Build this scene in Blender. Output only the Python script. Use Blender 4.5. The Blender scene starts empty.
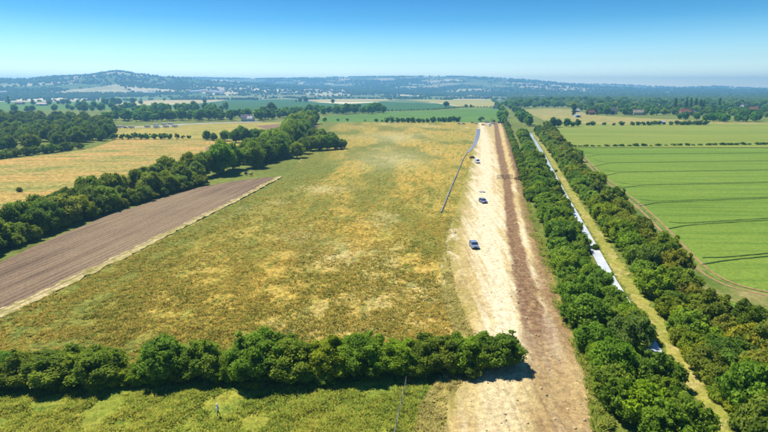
import bpy, bmesh, math, random
import numpy as np
from mathutils import Vector, Matrix
R = math.radians
sc = bpy.context.scene

# ------------------------------------------------------------------ camera
CAM_H = 40.0
FPX = 519.0                      # focal length in pixels of a 768 wide frame
PITCH = math.atan(126.0 / FPX)   # horizon sits 126 px above the centre
cam_d = bpy.data.cameras.new('camera')
cam_d.sensor_width = 36.0
cam_d.lens = 36.0 * FPX / 768.0
cam_d.clip_start = 0.5
cam_d.clip_end = 60000
cam = bpy.data.objects.new('camera', cam_d)
cam.location = (0, 0, CAM_H)
cam.rotation_euler = (R(90) - PITCH, 0, 0)
sc.collection.objects.link(cam)
sc.camera = cam

# ------------------------------------------------------------------ sky, sun, exposure
SUN_EL, SUN_AZ = 60.0, -46.0     # azimuth from +Y, negative = to the left
world = bpy.data.worlds.new('World')
sc.world = world
world.use_nodes = True
wn, wl = world.node_tree.nodes, world.node_tree.links
wn.clear()
sky = wn.new('ShaderNodeTexSky')
sky.sky_type = 'NISHITA'
sky.sun_disc = False
sky.sun_elevation = R(SUN_EL)
sky.sun_rotation = R(SUN_AZ)
sky.altitude = 0
sky.air_density = 1.0
sky.dust_density = 0.0
sky.ozone_density = 3.0
hs = wn.new('ShaderNodeHueSaturation')
hs.inputs['Saturation'].default_value = 1.5
hs.inputs['Value'].default_value = 1.0
bg = wn.new('ShaderNodeBackground')
bg.inputs['Strength'].default_value = 0.115
wo = wn.new('ShaderNodeOutputWorld')
# the air clears quickly with height: deep clean blue above a pale horizon
geo = wn.new('ShaderNodeTexCoord')
sep = wn.new('ShaderNodeSeparateXYZ')
ramp = wn.new('ShaderNodeValToRGB')
cr = ramp.color_ramp
cr.elements[0].position = 0.0; cr.elements[0].color = (3.4, 3.0, 2.7, 1)
cr.elements[1].position = 0.19; cr.elements[1].color = (0.12, 0.40, 0.60, 1)
e = cr.elements.new(0.05); e.color = (1.4, 1.4, 1.32, 1)
e = cr.elements.new(0.12); e.color = (0.38, 0.72, 0.86, 1)
mul = wn.new('ShaderNodeMixRGB'); mul.blend_type = 'MULTIPLY'; mul.inputs[0].default_value = 1.0
wl.new(geo.outputs['Generated'], sep.inputs[0])
wl.new(sep.outputs['Z'], ramp.inputs[0])
wl.new(sky.outputs[0], hs.inputs['Color'])
wl.new(hs.outputs[0], mul.inputs[1])
wl.new(ramp.outputs[0], mul.inputs[2])
wl.new(mul.outputs[0], bg.inputs[0])
wl.new(bg.outputs[0], wo.inputs[0])

sun_d = bpy.data.lights.new('sun', 'SUN')
sun_d.energy = 5.0
sun_d.angle = R(0.53)
sun_d.color = (1.0, 0.95, 0.86)
sun = bpy.data.objects.new('sun', sun_d)
a, e_ = R(SUN_AZ), R(SUN_EL)
to_sun = Vector((math.sin(a) * math.cos(e_), math.cos(a) * math.cos(e_), math.sin(e_)))
sun.rotation_euler = to_sun.to_track_quat('Z', 'Y').to_euler()
sun.location = to_sun * 400
sc.collection.objects.link(sun)

sc.view_settings.view_transform = 'Standard'
sc.view_settings.look = 'None'
sc.view_settings.gamma = 1.0
sc.view_settings.exposure = 0.35
sc.view_settings.use_curve_mapping = False
sc.cycles.use_denoising = True
sc.cycles.max_bounces = 5
sc.cycles.diffuse_bounces = 2
sc.cycles.glossy_bounces = 2
sc.cycles.transmission_bounces = 2
sc.cycles.volume_bounces = 2
sc.cycles.transparent_max_bounces = 4
sc.cycles.caustics_reflective = False
sc.cycles.caustics_refractive = False

# ------------------------------------------------------------------ small tools
rng = np.random.default_rng(7)
random.seed(7)
COL = sc.collection
CP, SP = math.cos(PITCH), math.sin(PITCH)

def ray(px, py):
    u, v = (np.asarray(px, float) - 384) / FPX, (216 - np.asarray(py, float)) / FPX
    return u, CP + v * SP, -SP + v * CP

def at(px, py, z=0.0):
    """ground point (height z) that stands at this place of the photograph"""
    dx, dy, dz = ray(px, py)
    t = (z - CAM_H) / dz
    return np.stack([dx * t, dy * t], -1)

def to_px(x, y, z=0.0):
    X, Y, Z = np.asarray(x, float), np.asarray(y, float), np.asarray(z, float) - CAM_H
    d = Y * CP - Z * SP
    v = Y * SP + Z * CP
    return 384 + FPX * X / d, 216 - FPX * v / d

def hash2(ix, iy, s=0):
    h = (ix.astype(np.int64) * 374761393 + iy.astype(np.int64) * 668265263 + s * 974634777) & 0x7fffffff
    h = ((h ^ (h >> 13)) * 1274126177) & 0x7fffffff
    return ((h ^ (h >> 16)) & 0xffffff) / float(0xffffff)

def vnoise(x, y, s=0):
    ix, iy = np.floor(x), np.floor(y)
    fx, fy = x - ix, y - iy
    fx, fy = fx * fx * (3 - 2 * fx), fy * fy * (3 - 2 * fy)
    ix, iy = ix.astype(np.int64), iy.astype(np.int64)
    a_, b_ = hash2(ix, iy, s), hash2(ix + 1, iy, s)
    c_, d_ = hash2(ix, iy + 1, s), hash2(ix + 1, iy + 1, s)
    return (a_ * (1 - fx) + b_ * fx) * (1 - fy) + (c_ * (1 - fx) + d_ * fx) * fy

def fbm(x, y, s=0, o=4):
    t, amp, tot = 0.0, 1.0, 0.0
    for k in range(o):
        t = t + amp * vnoise(x * 2 ** k, y * 2 ** k, s + 17 * k); tot += amp; amp *= 0.55
    return t / tot

def smooth(a_, b_, x):
    t = np.clip((x - a_) / (b_ - a_), 0, 1)
    return t * t * (3 - 2 * t)

def np_mesh(name, V, quads=None, tris=None, attrs=None, mats=None, smooth_shade=False, mat_idx=None):
    me = bpy.data.meshes.new(name)
    V = np.asarray(V, np.float32)
    q = np.asarray(quads, np.int32).reshape(-1, 4) if quads is not None and len(quads) else np.zeros((0, 4), np.int32)
    t = np.asarray(tris, np.int32).reshape(-1, 3) if tris is not None and len(tris) else np.zeros((0, 3), np.int32)
    loops = np.concatenate([q.ravel(), t.ravel()])
    starts = np.concatenate([np.arange(len(q)) * 4, len(q) * 4 + np.arange(len(t)) * 3]).astype(np.int32)
    me.vertices.add(len(V)); me.vertices.foreach_set('co', V.ravel())
    me.loops.add(len(loops)); me.loops.foreach_set('vertex_index', loops.astype(np.int32))
    me.polygons.add(len(starts)); me.polygons.foreach_set('loop_start', starts)
    if smooth_shade:
        me.polygons.foreach_set('use_smooth', np.ones(len(starts), bool))
    for k, v in (attrs or {}).items():
        v = np.asarray(v, np.float32)
        if v.ndim == 1:
            at_ = me.attributes.new(k, 'FLOAT', 'POINT'); at_.data.foreach_set('value', v)
        else:
            at_ = me.attributes.new(k, 'FLOAT_COLOR', 'POINT')
            at_.data.foreach_set('color', np.concatenate([v, np.ones((len(v), 1), np.float32)], 1).ravel())
    for m in (mats or []):
        me.materials.append(m)
    if mat_idx is not None:
        me.polygons.foreach_set('material_index', np.asarray(mat_idx, np.int32))
    me.update(calc_edges=True)
    me.validate()
    return me

def link(name, data, parent=None, loc=None, rot=None):
    o = bpy.data.objects.new(name, data); COL.objects.link(o)
    if parent is not None: o.parent = parent
    if loc is not None: o.location = loc
    if rot is not None: o.rotation_euler = rot
    return o

def tag(o, label, cat, group=None):
    o['label'] = label; o['category'] = cat
    if group: o['group'] = group
    return o

def thing(name, label, cat, loc=(0, 0, 0), rotz=0.0, group=None, scale=None):
    o = link(name, None, None, loc, (0, 0, rotz))
    o.empty_display_size = 0.5
    if scale is not None: o.scale = scale
    return tag(o, label, cat, group)

def dup(root, loc, rotz, label, group=None, scale=None):
    r = root.copy(); COL.objects.link(r); r.location = loc; r.rotation_euler = (0, 0, rotz)
    r['label'] = label
    if group: r['group'] = group
    if scale is not None: r.scale = scale
    for ch in list(root.children):
        c = ch.copy(); COL.objects.link(c); c.parent = r
        for g in ch.children:
            d = g.copy(); COL.objects.link(d); d.parent = c
    return r

ONES = 'zeroth first second third fourth fifth sixth seventh eighth ninth tenth eleventh twelfth thirteenth fourteenth fifteenth sixteenth seventeenth eighteenth nineteenth'.split()
TENS = {2: ('twenty', 'twentieth'), 3: ('thirty', 'thirtieth'), 4: ('forty', 'fortieth'), 5: ('fifty', 'fiftieth'), 6: ('sixty', 'sixtieth'), 7: ('seventy', 'seventieth'), 8: ('eighty', 'eightieth'), 9: ('ninety', 'ninetieth')}
def nth(n):
    if n >= 100:
        return 'hundredth' if n == 100 else 'hundred-and-' + nth(n - 100)
    if n < 20: return ONES[n]
    t, o = divmod(n, 10)
    return TENS[t][1] if o == 0 else TENS[t][0] + '-' + ONES[o]

# ------------------------------------------------------------------ materials
class NT:
    def __init__(s, name):
        s.m = bpy.data.materials.new(name); s.m.use_nodes = True
        s.t = s.m.node_tree; s.n = s.t.nodes; s.n.clear()
        s.out = s.n.new('ShaderNodeOutputMaterial')
    def new(s, typ, **kw):
        n = s.n.new(typ)
        for k, v in kw.items(): setattr(n, k, v)
        return n
    def put(s, sock, v):
        if hasattr(v, 'is_output'): s.t.links.new(v, sock)
        else:
            try: sock.default_value = v
            except Exception: sock.default_value = (*v, 1.0)
    def pos(s, rotz=0.0, scale=(1, 1, 1), local=False):
        if local: src = s.new('ShaderNodeTexCoord').outputs['Object']
        else: src = s.new('ShaderNodeNewGeometry').outputs['Position']
        # stretch after turning: dot products with the two ground axes
        sp = s.new('ShaderNodeSeparateXYZ'); s.put(sp.inputs[0], src)
        c, n = math.cos(rotz), math.sin(rotz)
        u = s.math('ADD', s.math('MULTIPLY', sp.outputs[0], c * scale[0]), s.math('MULTIPLY', sp.outputs[1], n * scale[0]))
        v = s.math('ADD', s.math('MULTIPLY', sp.outputs[0], -n * scale[1]), s.math('MULTIPLY', sp.outputs[1], c * scale[1]))
        cb = s.new('ShaderNodeCombineXYZ'); s.put(cb.inputs[0], u); s.put(cb.inputs[1], v)
        s.put(cb.inputs[2], s.math('MULTIPLY', sp.outputs[2], scale[2]))
        return cb.outputs[0]
    def math(s, op, a_, b_=None):
        n = s.new('ShaderNodeMath', operation=op)
        s.put(n.inputs[0], a_)
        if b_ is not None: s.put(n.inputs[1], b_)
        return n.outputs[0]
    def noise(s, vec, scale, detail=4.0, rough=0.55, dist=0.0):
        n = s.new('ShaderNodeTexNoise'); s.put(n.inputs['Vector'], vec)
        n.inputs['Scale'].default_value = scale; n.inputs['Detail'].default_value = detail
        n.inputs['Roughness'].default_value = rough; n.inputs['Distortion'].default_value = dist
        return n.outputs['Fac']
    def rng(s, v, a_, b_, c=0.0, d=1.0):
        n = s.new('ShaderNodeMapRange', interpolation_type='SMOOTHSTEP')
        s.put(n.inputs[0], v)
        for i, x in enumerate((a_, b_, c, d)): n.inputs[i + 1].default_value = x
        return n.outputs[0]
    def mix(s, f, a_, b_, mode='MIX'):
        n = s.new('ShaderNodeMixRGB', blend_type=mode)
        s.put(n.inputs[0], f); s.put(n.inputs[1], a_); s.put(n.inputs[2], b_)
        return n.outputs[0]
    def grey(s, v):
        n = s.new('ShaderNodeCombineColor')
        for i in range(3): s.put(n.inputs[i], v)
        return n.outputs[0]
    def attr(s, name, out='Fac'):
        n = s.new('ShaderNodeAttribute'); n.attribute_name = name
        return n.outputs[out]
    def bump(s, h, strength=0.5, dist=0.2):
        n = s.new('ShaderNodeBump'); n.inputs['Strength'].default_value = strength
        n.inputs['Distance'].default_value = dist; s.put(n.inputs['Height'], h)
        return n.outputs[0]
    def done(s, color, rough=0.9, normal=None, spec=0.2, metal=0.0, **kw):
        b = s.new('ShaderNodeBsdfPrincipled')
        s.put(b.inputs['Base Color'], color); s.put(b.inputs['Roughness'], rough)
        b.inputs['Specular IOR Level'].default_value = spec; b.inputs['Metallic'].default_value = metal
        if normal is not None: s.put(b.inputs['Normal'], normal)
        for k, v in kw.items(): s.put(b.inputs[k], v)
        s.t.links.new(b.outputs[0], s.out.inputs[0])
        return s.m

def plain(name, col, rough=0.5, spec=0.4, metal=0.0, var=0.12, scale=3.0):
    t = NT(name)
    n = t.noise(t.pos(local=True), scale, 5)
    c = t.mix(1.0, (*col, 1), t.grey(t.rng(n, 0.3, 0.7, 1 - var, 1 + var)), 'MULTIPLY')
    return t.done(c, rough, None, spec, metal)

def field_mat(name, c1, c2, c3, big=0.02, mid=0.12, fine=1.2, ang=0.0, stretch=(1, 1), fine_amp=0.45,
              masks=(), bump=0.35, bdist=0.25, lo=0.38, hi=0.62, speck=None):
    """ground with three mixed plant or soil colours; masks are (attribute, colour)"""
    t = NT(name)
    p = t.pos(ang, (stretch[0], stretch[1], 1))
    p0 = t.pos()
    nb, nm, nf = t.noise(p, big, 5, 0.6, 0.4), t.noise(p, mid, 5, 0.6), t.noise(p0, fine, 4, 0.65)
    nff = t.noise(p0, fine * 3.7, 3, 0.6)
    c = t.mix(t.rng(nb, lo, hi), (*c1, 1), (*c2, 1))
    c = t.mix(t.rng(nm, 0.46, 0.68), c, (*c3, 1))
    for an, mc in masks:
        f = t.math('MULTIPLY', t.attr(an), t.rng(t.noise(p0, fine * 0.6, 4, 0.7), 0.2, 0.62, 0.45, 1.0))
        c = t.mix(f, c, (*mc, 1))
    v = t.math('ADD', t.rng(nf, 0.28, 0.72, -fine_amp * 0.6, fine_amp * 0.6), t.rng(nff, 0.3, 0.7, 1 - fine_amp * 0.5, 1 + fine_amp * 0.5))
    c = t.mix(1.0, c, t.grey(v), 'MULTIPLY')
    if speck:
        c = t.mix(t.rng(t.noise(p0, fine * 0.8, 3, 0.6), 0.6, 0.72, 0, speck[1]), c, (*speck[0], 1))
    return t.done(c, 0.95, t.bump(nf, bump, bdist), 0.1)

def leaf_mat(name, dark, light, sat=1.0, trans=0.35):
    t = NT(name)
    oi = t.new('ShaderNodeObjectInfo')
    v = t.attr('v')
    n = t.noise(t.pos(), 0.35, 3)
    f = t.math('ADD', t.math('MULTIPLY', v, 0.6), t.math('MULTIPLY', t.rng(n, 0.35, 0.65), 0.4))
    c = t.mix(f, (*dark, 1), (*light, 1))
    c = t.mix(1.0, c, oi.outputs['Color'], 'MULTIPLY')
    b = t.new('ShaderNodeBsdfPrincipled'); t.put(b.inputs['Base Color'], c)
    b.inputs['Roughness'].default_value = 0.75; b.inputs['Specular IOR Level'].default_value = 0.06
    g_ = t.new('ShaderNodeNewGeometry'); up = t.new('ShaderNodeVectorMath', operation='ADD'); t.put(up.inputs[0], g_.outputs['Normal']); up.inputs[1].default_value = (0, 0, 0.7)
    nn = t.new('ShaderNodeVectorMath', operation='NORMALIZE'); t.put(nn.inputs[0], up.outputs[0]); t.put(b.inputs['Normal'], nn.outputs[0])
    tr = t.new('ShaderNodeBsdfTranslucent'); t.put(tr.inputs[0], t.mix(1.0, c, (1.0, 1.15, 0.5, 1), 'MULTIPLY'))
    mx = t.new('ShaderNodeMixShader'); mx.inputs[0].default_value = trans
    t.t.links.new(b.outputs[0], mx.inputs[1]); t.t.links.new(tr.outputs[0], mx.inputs[2])
    t.t.links.new(mx.outputs[0], t.out.inputs[0])
    return t.m

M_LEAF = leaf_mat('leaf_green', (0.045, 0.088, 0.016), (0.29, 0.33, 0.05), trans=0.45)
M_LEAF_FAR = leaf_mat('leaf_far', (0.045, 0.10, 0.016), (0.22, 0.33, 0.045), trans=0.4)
M_BARK = plain('bark', (0.09, 0.065, 0.045), 0.9, 0.1, 0, 0.3, 6)

# ------------------------------------------------------------------ terrain: one ground sheet with the far hills in it
def skyline(pts, D):
    pts = np.array(pts, float)
    def H(px):
        y = np.interp(px, pts[:, 0], pts[:, 1])
        dx, dy, dz = ray(px, y)
        return np.maximum(CAM_H + dz / np.hypot(dx, dy) * D, 0)
    return H
L1 = skyline([(-900, 84), (-300, 77), (-100, 76.5), (0, 80), (30, 80.5), (48, 78.5), (70, 77.5), (92, 76.5), (106, 74.5), (117, 73), (127, 73.5), (138, 75.8), (160, 77.5), (185, 79), (210, 81.5), (250, 84), (300, 87), (380, 90), (480, 93.5), (560, 95), (1600, 95)], 4600)
L2 = skyline([(-900, 82), (0, 80), (200, 79), (260, 80), (330, 78.5), (430, 77.5), (470, 78), (500, 79.5), (530, 81.5), (560, 84), (590, 86.5), (640, 89), (768, 90.5), (1600, 90.5)], 7000)
L3 = skyline([(-900, 88), (300, 86), (470, 84.5), (540, 83.5), (600, 84.5), (640, 86), (680, 88), (698, 87), (712, 86.5), (740, 88), (768, 89), (1000, 89), (1600, 89)], 8900)
def px_of_az(az):   # azimuth -> photograph column on the horizon
    az = np.clip(az, -1.35, 1.35)
    u = np.tan(az) * (CP + (126 / FPX) * SP)
    return 384 + FPX * u
def terrain(x, y):
    x, y = np.asarray(x, float), np.asarray(y, float)
    r = np.hypot(x, y); az = np.arctan2(x, y); p = px_of_az(az)
    wob = 1 + 0.5 * (fbm(x / 900, y / 900, 3) - 0.5)
    def lay(H, r0, D):
        s = smooth(r0, D, r) ** 1.15
        return H * s * np.where(r < D * 0.97, np.clip(wob + 0.12 * (s), 0.75, 1.06), 1.0) * (1 - 0.5 * smooth(D, D + 2500, r))
    h = np.maximum(lay(L1(p), 2300, 4600), lay(L2(p), 3000, 7000))
    h = np.maximum(h, lay(L3(p), 6500, 8900))
    return h * (np.abs(az) < 1.5)

def fields_at(x, y):
    """patchwork of far fields: distance to the nearest boundary and a random number per field"""
    S = 300.0
    gx, gy = np.floor(x / S).astype(np.int64), np.floor(y / S).astype(np.int64)
    d1 = np.full(x.shape, 1e9); d2 = d1.copy(); cid = np.zeros(x.shape); c2 = cid.copy()
    for i in range(-2, 3):
        for j in range(-2, 3):
            a_, b_ = gx + i, gy + j
            sx, sy = (a_ + hash2(a_, b_, 1)) * S, (b_ + hash2(a_, b_, 2)) * S
            d = np.hypot(x - sx, (y - sy) * 0.8)
            k = hash2(a_, b_, 3); kk = hash2(a_, b_, 4)
            near = d < d1
            d2 = np.where(near, d1, np.minimum(d2, d))
            cid = np.where(near, k, cid); c2 = np.where(near, kk, c2)
            d1 = np.where(near, d, d1)
    return (d2 - d1) * 0.5, cid, c2

def build_ground():
    az = np.concatenate([np.linspace(-math.pi, R(-52), 36, endpoint=False), np.linspace(R(-52), R(52), 620), np.linspace(R(52), math.pi, 36)[1:]])
    r = np.concatenate([[0.5], np.linspace(30, 1200, 12), np.geomspace(1300, 2300, 24)[0:], np.linspace(2330, 7600, 200), np.linspace(7650, 9600, 40)])
    A, Q = np.meshgrid(az, r)
    X, Y = Q * np.sin(A), Q * np.cos(A)
    Z = terrain(X, Y)
    V = np.stack([X.ravel(), Y.ravel(), Z.ravel()], 1)
    nr, na = len(r), len(az)
    i = np.arange(nr - 1)[:, None] * na + np.arange(na - 1)[None, :]
    q = np.stack([i, i + 1, i + na + 1, i + na], -1).reshape(-1, 4)[:, ::-1]
    _, cid, c2 = fields_at(X.ravel(), Y.ravel())
    pal = np.array([(0.12, 0.17, 0.06), (0.16, 0.22, 0.08), (0.55, 0.46, 0.26), (0.24, 0.26, 0.11), (0.62, 0.54, 0.32), (0.10, 0.16, 0.055), (0.42, 0.38, 0.20)])
    c = pal[(cid * 6.999).astype(int)] * (0.8 + 0.4 * c2)[:, None]
    near = (Q.ravel() < 1350)[:, None]
    c = np.where(near, np.array([(0.17, 0.20, 0.035)]), c)
    t = NT('far_farmland')
    n1, n2 = t.noise(t.pos(), 0.35, 5, 0.65), t.noise(t.pos(), 0.012, 4)
    col = t.mix(1.0, t.attr('field', 'Color'), t.grey(t.math('ADD', t.rng(n1, 0.3, 0.7, -0.25, 0.25), t.rng(n2, 0.3, 0.7, 0.8, 1.2))), 'MULTIPLY')
    m = t.done(col, 0.95, None, 0.1)
    o = link('ground', np_mesh('ground', V, q, None, {'field': c}, [m], True))
    o['kind'] = 'structure'
build_ground()

# ------------------------------------------------------------------ field sheets
_z = [0.02]
def next_z(step=0.006):
    _z[0] += step; return _z[0]
def interp_edge(pts, ys):
    pts = np.array(sorted(pts, key=lambda p: p[1]), float)
    return np.interp(ys, pts[:, 1], pts[:, 0])
def sheet(name, left, right, mat, y0, y1, step=1.0, ncol=60, zfun=None, attrs=None, kind='structure', z=None, label=None):
    """land between a left and a right boundary, both given along the photograph's rows"""
    z = next_z() if z is None else z
    ys = np.arange(y0, y1 + step * 0.5, step)
    l, r = interp_edge(left, ys), interp_edge(right, ys)
    u = np.linspace(0, 1, ncol)
    PX = l[:, None] + (r - l)[:, None] * u[None, :]
    PY = np.repeat(ys[:, None], ncol, 1)
    P = at(PX, PY)
    X, Y = P[..., 0], P[..., 1]
    Z = np.full(X.shape, z)
    if zfun is not None: Z = Z + zfun(X, Y, PX, PY, u[None, :] + 0 * PX)
    at_ = {k: f(X, Y, PX, PY).ravel() for k, f in (attrs or {}).items()}
    n, m_ = PX.shape
    i = np.arange(n - 1)[:, None] * m_ + np.arange(m_ - 1)[None, :]
    q = np.stack([i, i + m_, i + m_ + 1, i + 1], -1).reshape(-1, 4)
    o = link(name, np_mesh(name, np.stack([X.ravel(), Y.ravel(), Z.ravel()], 1), q, None, at_, [mat], True))
    if kind: o['kind'] = kind
    return o
def poly_px(name, pts, mat, z=None, kind='structure'):
    z = next_z() if z is None else z
    P = [at(*p) for p in pts]
    bm = bmesh.new()
    vs = [bm.verts.new((p[0], p[1], z)) for p in P]
    f = bm.faces.new(vs)
    f.normal_update()
    if f.normal.z < 0: f.normal_flip()
    bmesh.ops.triangulate(bm, faces=bm.faces[:])
    me = bpy.data.meshes.new(name); bm.to_mesh(me); bm.free()
    me.materials.append(mat)
    o = link(name, me); o['kind'] = kind
    return o
def ribbon(name, pts, width, mat, z=None, kind='structure', closed_w=None, rough=0.0, sub=0.8):
    """strip of land of a real width along a line of photograph points"""
    z = next_z() if z is None else z
    P = np.array([at(*p) for p in pts]); W = np.broadcast_to(np.array(width, float), (len(P),))
    s = np.concatenate([[0], np.cumsum(np.hypot(*np.diff(P, axis=0).T))])
    t = np.arange(0, s[-1], sub); t = np.append(t, s[-1])
    Q = np.stack([np.interp(t, s, P[:, 0]), np.interp(t, s, P[:, 1])], 1)
    for _ in range(30):
        Q[1:-1] = (Q[:-2] + 2 * Q[1:-1] + Q[2:]) / 4
    w = np.interp(t, s, W)
    d = np.gradient(Q, axis=0); d /= np.linalg.norm(d, axis=1)[:, None]
    nrm = np.stack([-d[:, 1], d[:, 0]], 1)
    wl_, wr_ = w / 2, w / 2
    if rough:
        wl_ = wl_ + (fbm(t * 0.6, t * 0 + 3.1, 5, 5) - 0.5) * rough; wr_ = wr_ + (fbm(t * 0.6, t * 0 + 9.7, 6, 5) - 0.5) * rough
    A_, B_ = Q + nrm * wl_[:, None], Q - nrm * wr_[:, None]
    V = np.concatenate([np.c_[A_, np.full(len(t), z)], np.c_[B_, np.full(len(t), z)]])
    n = len(t); i = np.arange(n - 1)
    q = np.stack([i, i + n, i + n + 1, i + 1], -1)
    o = link(name, np_mesh(name, V, q, None, None, [mat], True)); o['kind'] = kind
    return o

# boundary lines (photograph pixels, on the ground)
PLOUGH_LOW = [(-160, 392), (0, 319), (60, 290), (120, 261), (180, 231), (240, 201), (285, 177), (294, 169), (300, 160), (305, 150), (309, 140), (316, 128), (320, 122)]
HAUL_L = [(476, 123), (474, 140), (472, 160), (463, 190), (455, 215), (446, 240), (440, 270), (444, 300), (455, 330), (462, 360), (440, 385), (425, 405), (415, 450), (405, 520)]
HAUL_R = [(503, 121), (506, 135), (514, 160), (520, 180), (527, 205), (534, 230), (543, 250), (552, 275), (561, 300), (573, 325), (586, 350), (598, 380), (606, 410), (612, 450), (615, 520)]

def tuss(x, y):   # tussocky relief
    return (fbm(x / 2.6, y / 2.6, 11, 3) - 0.5) * 0.45 + (fbm(x / 0.8, y / 0.8, 12, 2) - 0.5) * 0.16

ha, hb = at(460, 300), at(474, 140)
M_ANG = math.atan2(hb[1] - ha[1], hb[0] - ha[0])
M_MEADOW = field_mat('meadow_grass', (0.48, 0.325, 0.06), (0.39, 0.31, 0.062), (0.20, 0.21, 0.03), 0.035, 0.42, 1.0, M_ANG, (0.22, 1.0),
                     0.75, (('green', (0.13, 0.165, 0.025)), ('pale', (0.58, 0.50, 0.24))), 0.6, 0.4, speck=((0.09, 0.11, 0.018), 0.65))
def m_green(X, Y, px, py):
    d = (px - interp_edge(PLOUGH_LOW, py)) * np.hypot(Y, CAM_H) / FPX
    g = 1.0 * smooth(26, 3, d) + 0.95 * smooth(320, 362, py) * smooth(380, 120, px) + 0.5 * smooth(210, 320, py) * smooth(250, 80, px)
    g += 0.9 * smooth(0.42, 0.72, fbm(X / 16, Y / 45, 21)) + 0.5 * smooth(190, 150, py) * smooth(400, 300, px)
    return np.clip(g, 0, 1) * 0.9
def m_pale(X, Y, px, py):
    g = smooth(0.62, 0.78, fbm(X / 18, Y / 40, 31)) * 0.5
    for cx, cy, rx, ry in ((335, 258, 34, 12), (300, 237, 20, 5), (390, 160, 34, 9), (395, 138, 26, 5), (325, 190, 22, 4), (430, 300, 28, 22), (470, 290, 14, 40)):
        g = np.maximum(g, np.exp(-((px - cx) / rx) ** 2 - ((py - cy) / ry) ** 2) * 0.9 * (0.3 + 1.2 * fbm(X / 6, Y / 6, 33)))
    return np.clip(g, 0, 1) * 0.6
sheet('meadow', PLOUGH_LOW, HAUL_L, M_MEADOW, 122.5, 372, 0.5, 460, lambda X, Y, px, py, u: tuss(X, Y), {'green': m_green, 'pale': m_pale}, z=0.30)

M_PADDOCK = field_mat('paddock_grass', (0.26, 0.28, 0.035), (0.34, 0.31, 0.045), (0.16, 0.23, 0.028), 0.06, 0.25, 1.1, 0.2, (1, 1),
                      0.5, (('green', (0.12, 0.19, 0.025)), ('pale', (0.5, 0.42, 0.2))), 0.6, 0.4, speck=((0.07, 0.10, 0.015), 0.6))
PAD_R = [(430, 365), (425, 385), (418, 405), (412, 450), (405, 520)]
sheet('paddock', [(-420, 365), (-520, 520)], PAD_R, M_PADDOCK, 366, 520, 0.75, 520, lambda X, Y, px, py, u: tuss(X, Y),
      {'green': lambda X, Y, px, py: np.clip(smooth(412, 388, py) * 0.8 * smooth(0.4, 0.6, fbm(X / 5, Y / 5, 41)) + 0.5 * smooth(180, 40, px), 0, 1),
       'pale': lambda X, Y, px, py: smooth(395, 420, px) * smooth(0.42, 0.62, fbm(X / 4, Y / 4, 43))}, z=0.29)

# stripped working strip of the pipeline: straw, pale wheel lanes, brown subsoil
PALE_C = [(481, 124), (485, 145), (486, 165), (485, 200), (489, 230), (492, 255), (500, 290), (507, 330), (500, 380), (495, 430), (490, 520)]
PALE_W = [(3, 124), (9, 145), (13, 165), (17, 200), (20, 230), (21, 255), (23, 290), (26, 330), (34, 380), (40, 430), (50, 520)]
BR1 = [(496, 125), (499, 145), (503, 165), (507, 182), (510, 210), (515, 243), (521, 270), (531, 310), (540, 345), (553, 395), (560, 432), (566, 520)]
BR1W = [(2, 125), (3.5, 150), (4, 182), (5, 210), (7, 243), (8, 270), (12, 310), (16, 345), (22, 395), (28, 432), (36, 520)]
BR2 = [(503, 125), (509, 145), (514, 165), (519, 182), (525, 210), (535, 245), (546, 285), (560, 340), (578, 400), (588, 450), (594, 520)]
def w_at(tab, py): return interp_edge(tab, py)
def h_pale(X, Y, px, py):
    d = np.abs(px - interp_edge(PALE_C, py)) / w_at(PALE_W, py)
    g = smooth(1.3, 0.35, d + 0.9 * (fbm(X / 3, Y / 14, 51) - 0.5) + 1.1 * (fbm(X / 0.9, Y / 34, 59, 3) - 0.5))
    lane = 0.35 * (np.abs(d - 0.55) < 0.12) * smooth(0.35, 0.6, fbm(X / 2, Y / 12, 52))
    d2 = np.abs(px - (interp_edge(BR1, py) + interp_edge(BR2, py)) / 2) / (w_at(BR1W, py))
    g2 = 0.8 * smooth(0.9, 0.2, d2 + 0.8 * (fbm(X / 2, Y / 9, 53) - 0.5)) * smooth(0.35, 0.55, fbm(X / 3, Y / 20, 54)) * smooth(178, 186, py)
    wig = 0.8 * smooth(0.13, 0.0, np.abs(fbm(X / 5, Y / 11, 58, 2) - 0.5) * 2) * smooth(22, 0, np.abs(px - 448)) * smooth(205, 225, py) * smooth(330, 290, py)
    return np.clip(np.maximum(np.maximum(g - lane, g2), wig) * (1 - 0.55 * smooth(330, 390, py)), 0, 1)
def h_brown(X, Y, px, py):
    d = np.abs(px - interp_edge(BR1, py)) / w_at(BR1W, py)
    g = smooth(1.35, 0.7, d + 0.9 * (fbm(X / 2.2, Y / 5, 55) - 0.5))
    d2 = np.abs(px - interp_edge(BR2, py)) / (w_at(BR1W, py) * 0.9)
    g = np.maximum(g, (0.75 + 0.35 * smooth(184, 174, py)) * smooth(1.4, 0.5, d2 + 1.1 * (fbm(X / 2.2, Y / 7, 56) - 0.5)))
    g = np.maximum(g, 0.55 * smooth(360, 400, py) * smooth(520, 560, px + 40 * (fbm(X / 3, Y / 3, 57) - 0.5)))
    return np.clip(g, 0, 1) * (1 - 0.45 * smooth(310, 390, py))
def h_green(X, Y, px, py):
    e_r = (interp_edge(HAUL_R, py) - px) * np.hypot(Y, CAM_H) / FPX
    e_l = (px - interp_edge(HAUL_L, py)) * np.hypot(Y, CAM_H) / FPX
    n = fbm(X / 3, Y / 6, 61)
    return np.clip(smooth(2.6, 0.3, e_r + 3 * (n - 0.5)) + 0.95 * smooth(7, 0.2, e_l + 8 * (n - 0.5)) + 0.9 * smooth(392, 412, py) * smooth(460, 425, px) * smooth(0.35, 0.55, n), 0, 1)
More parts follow.
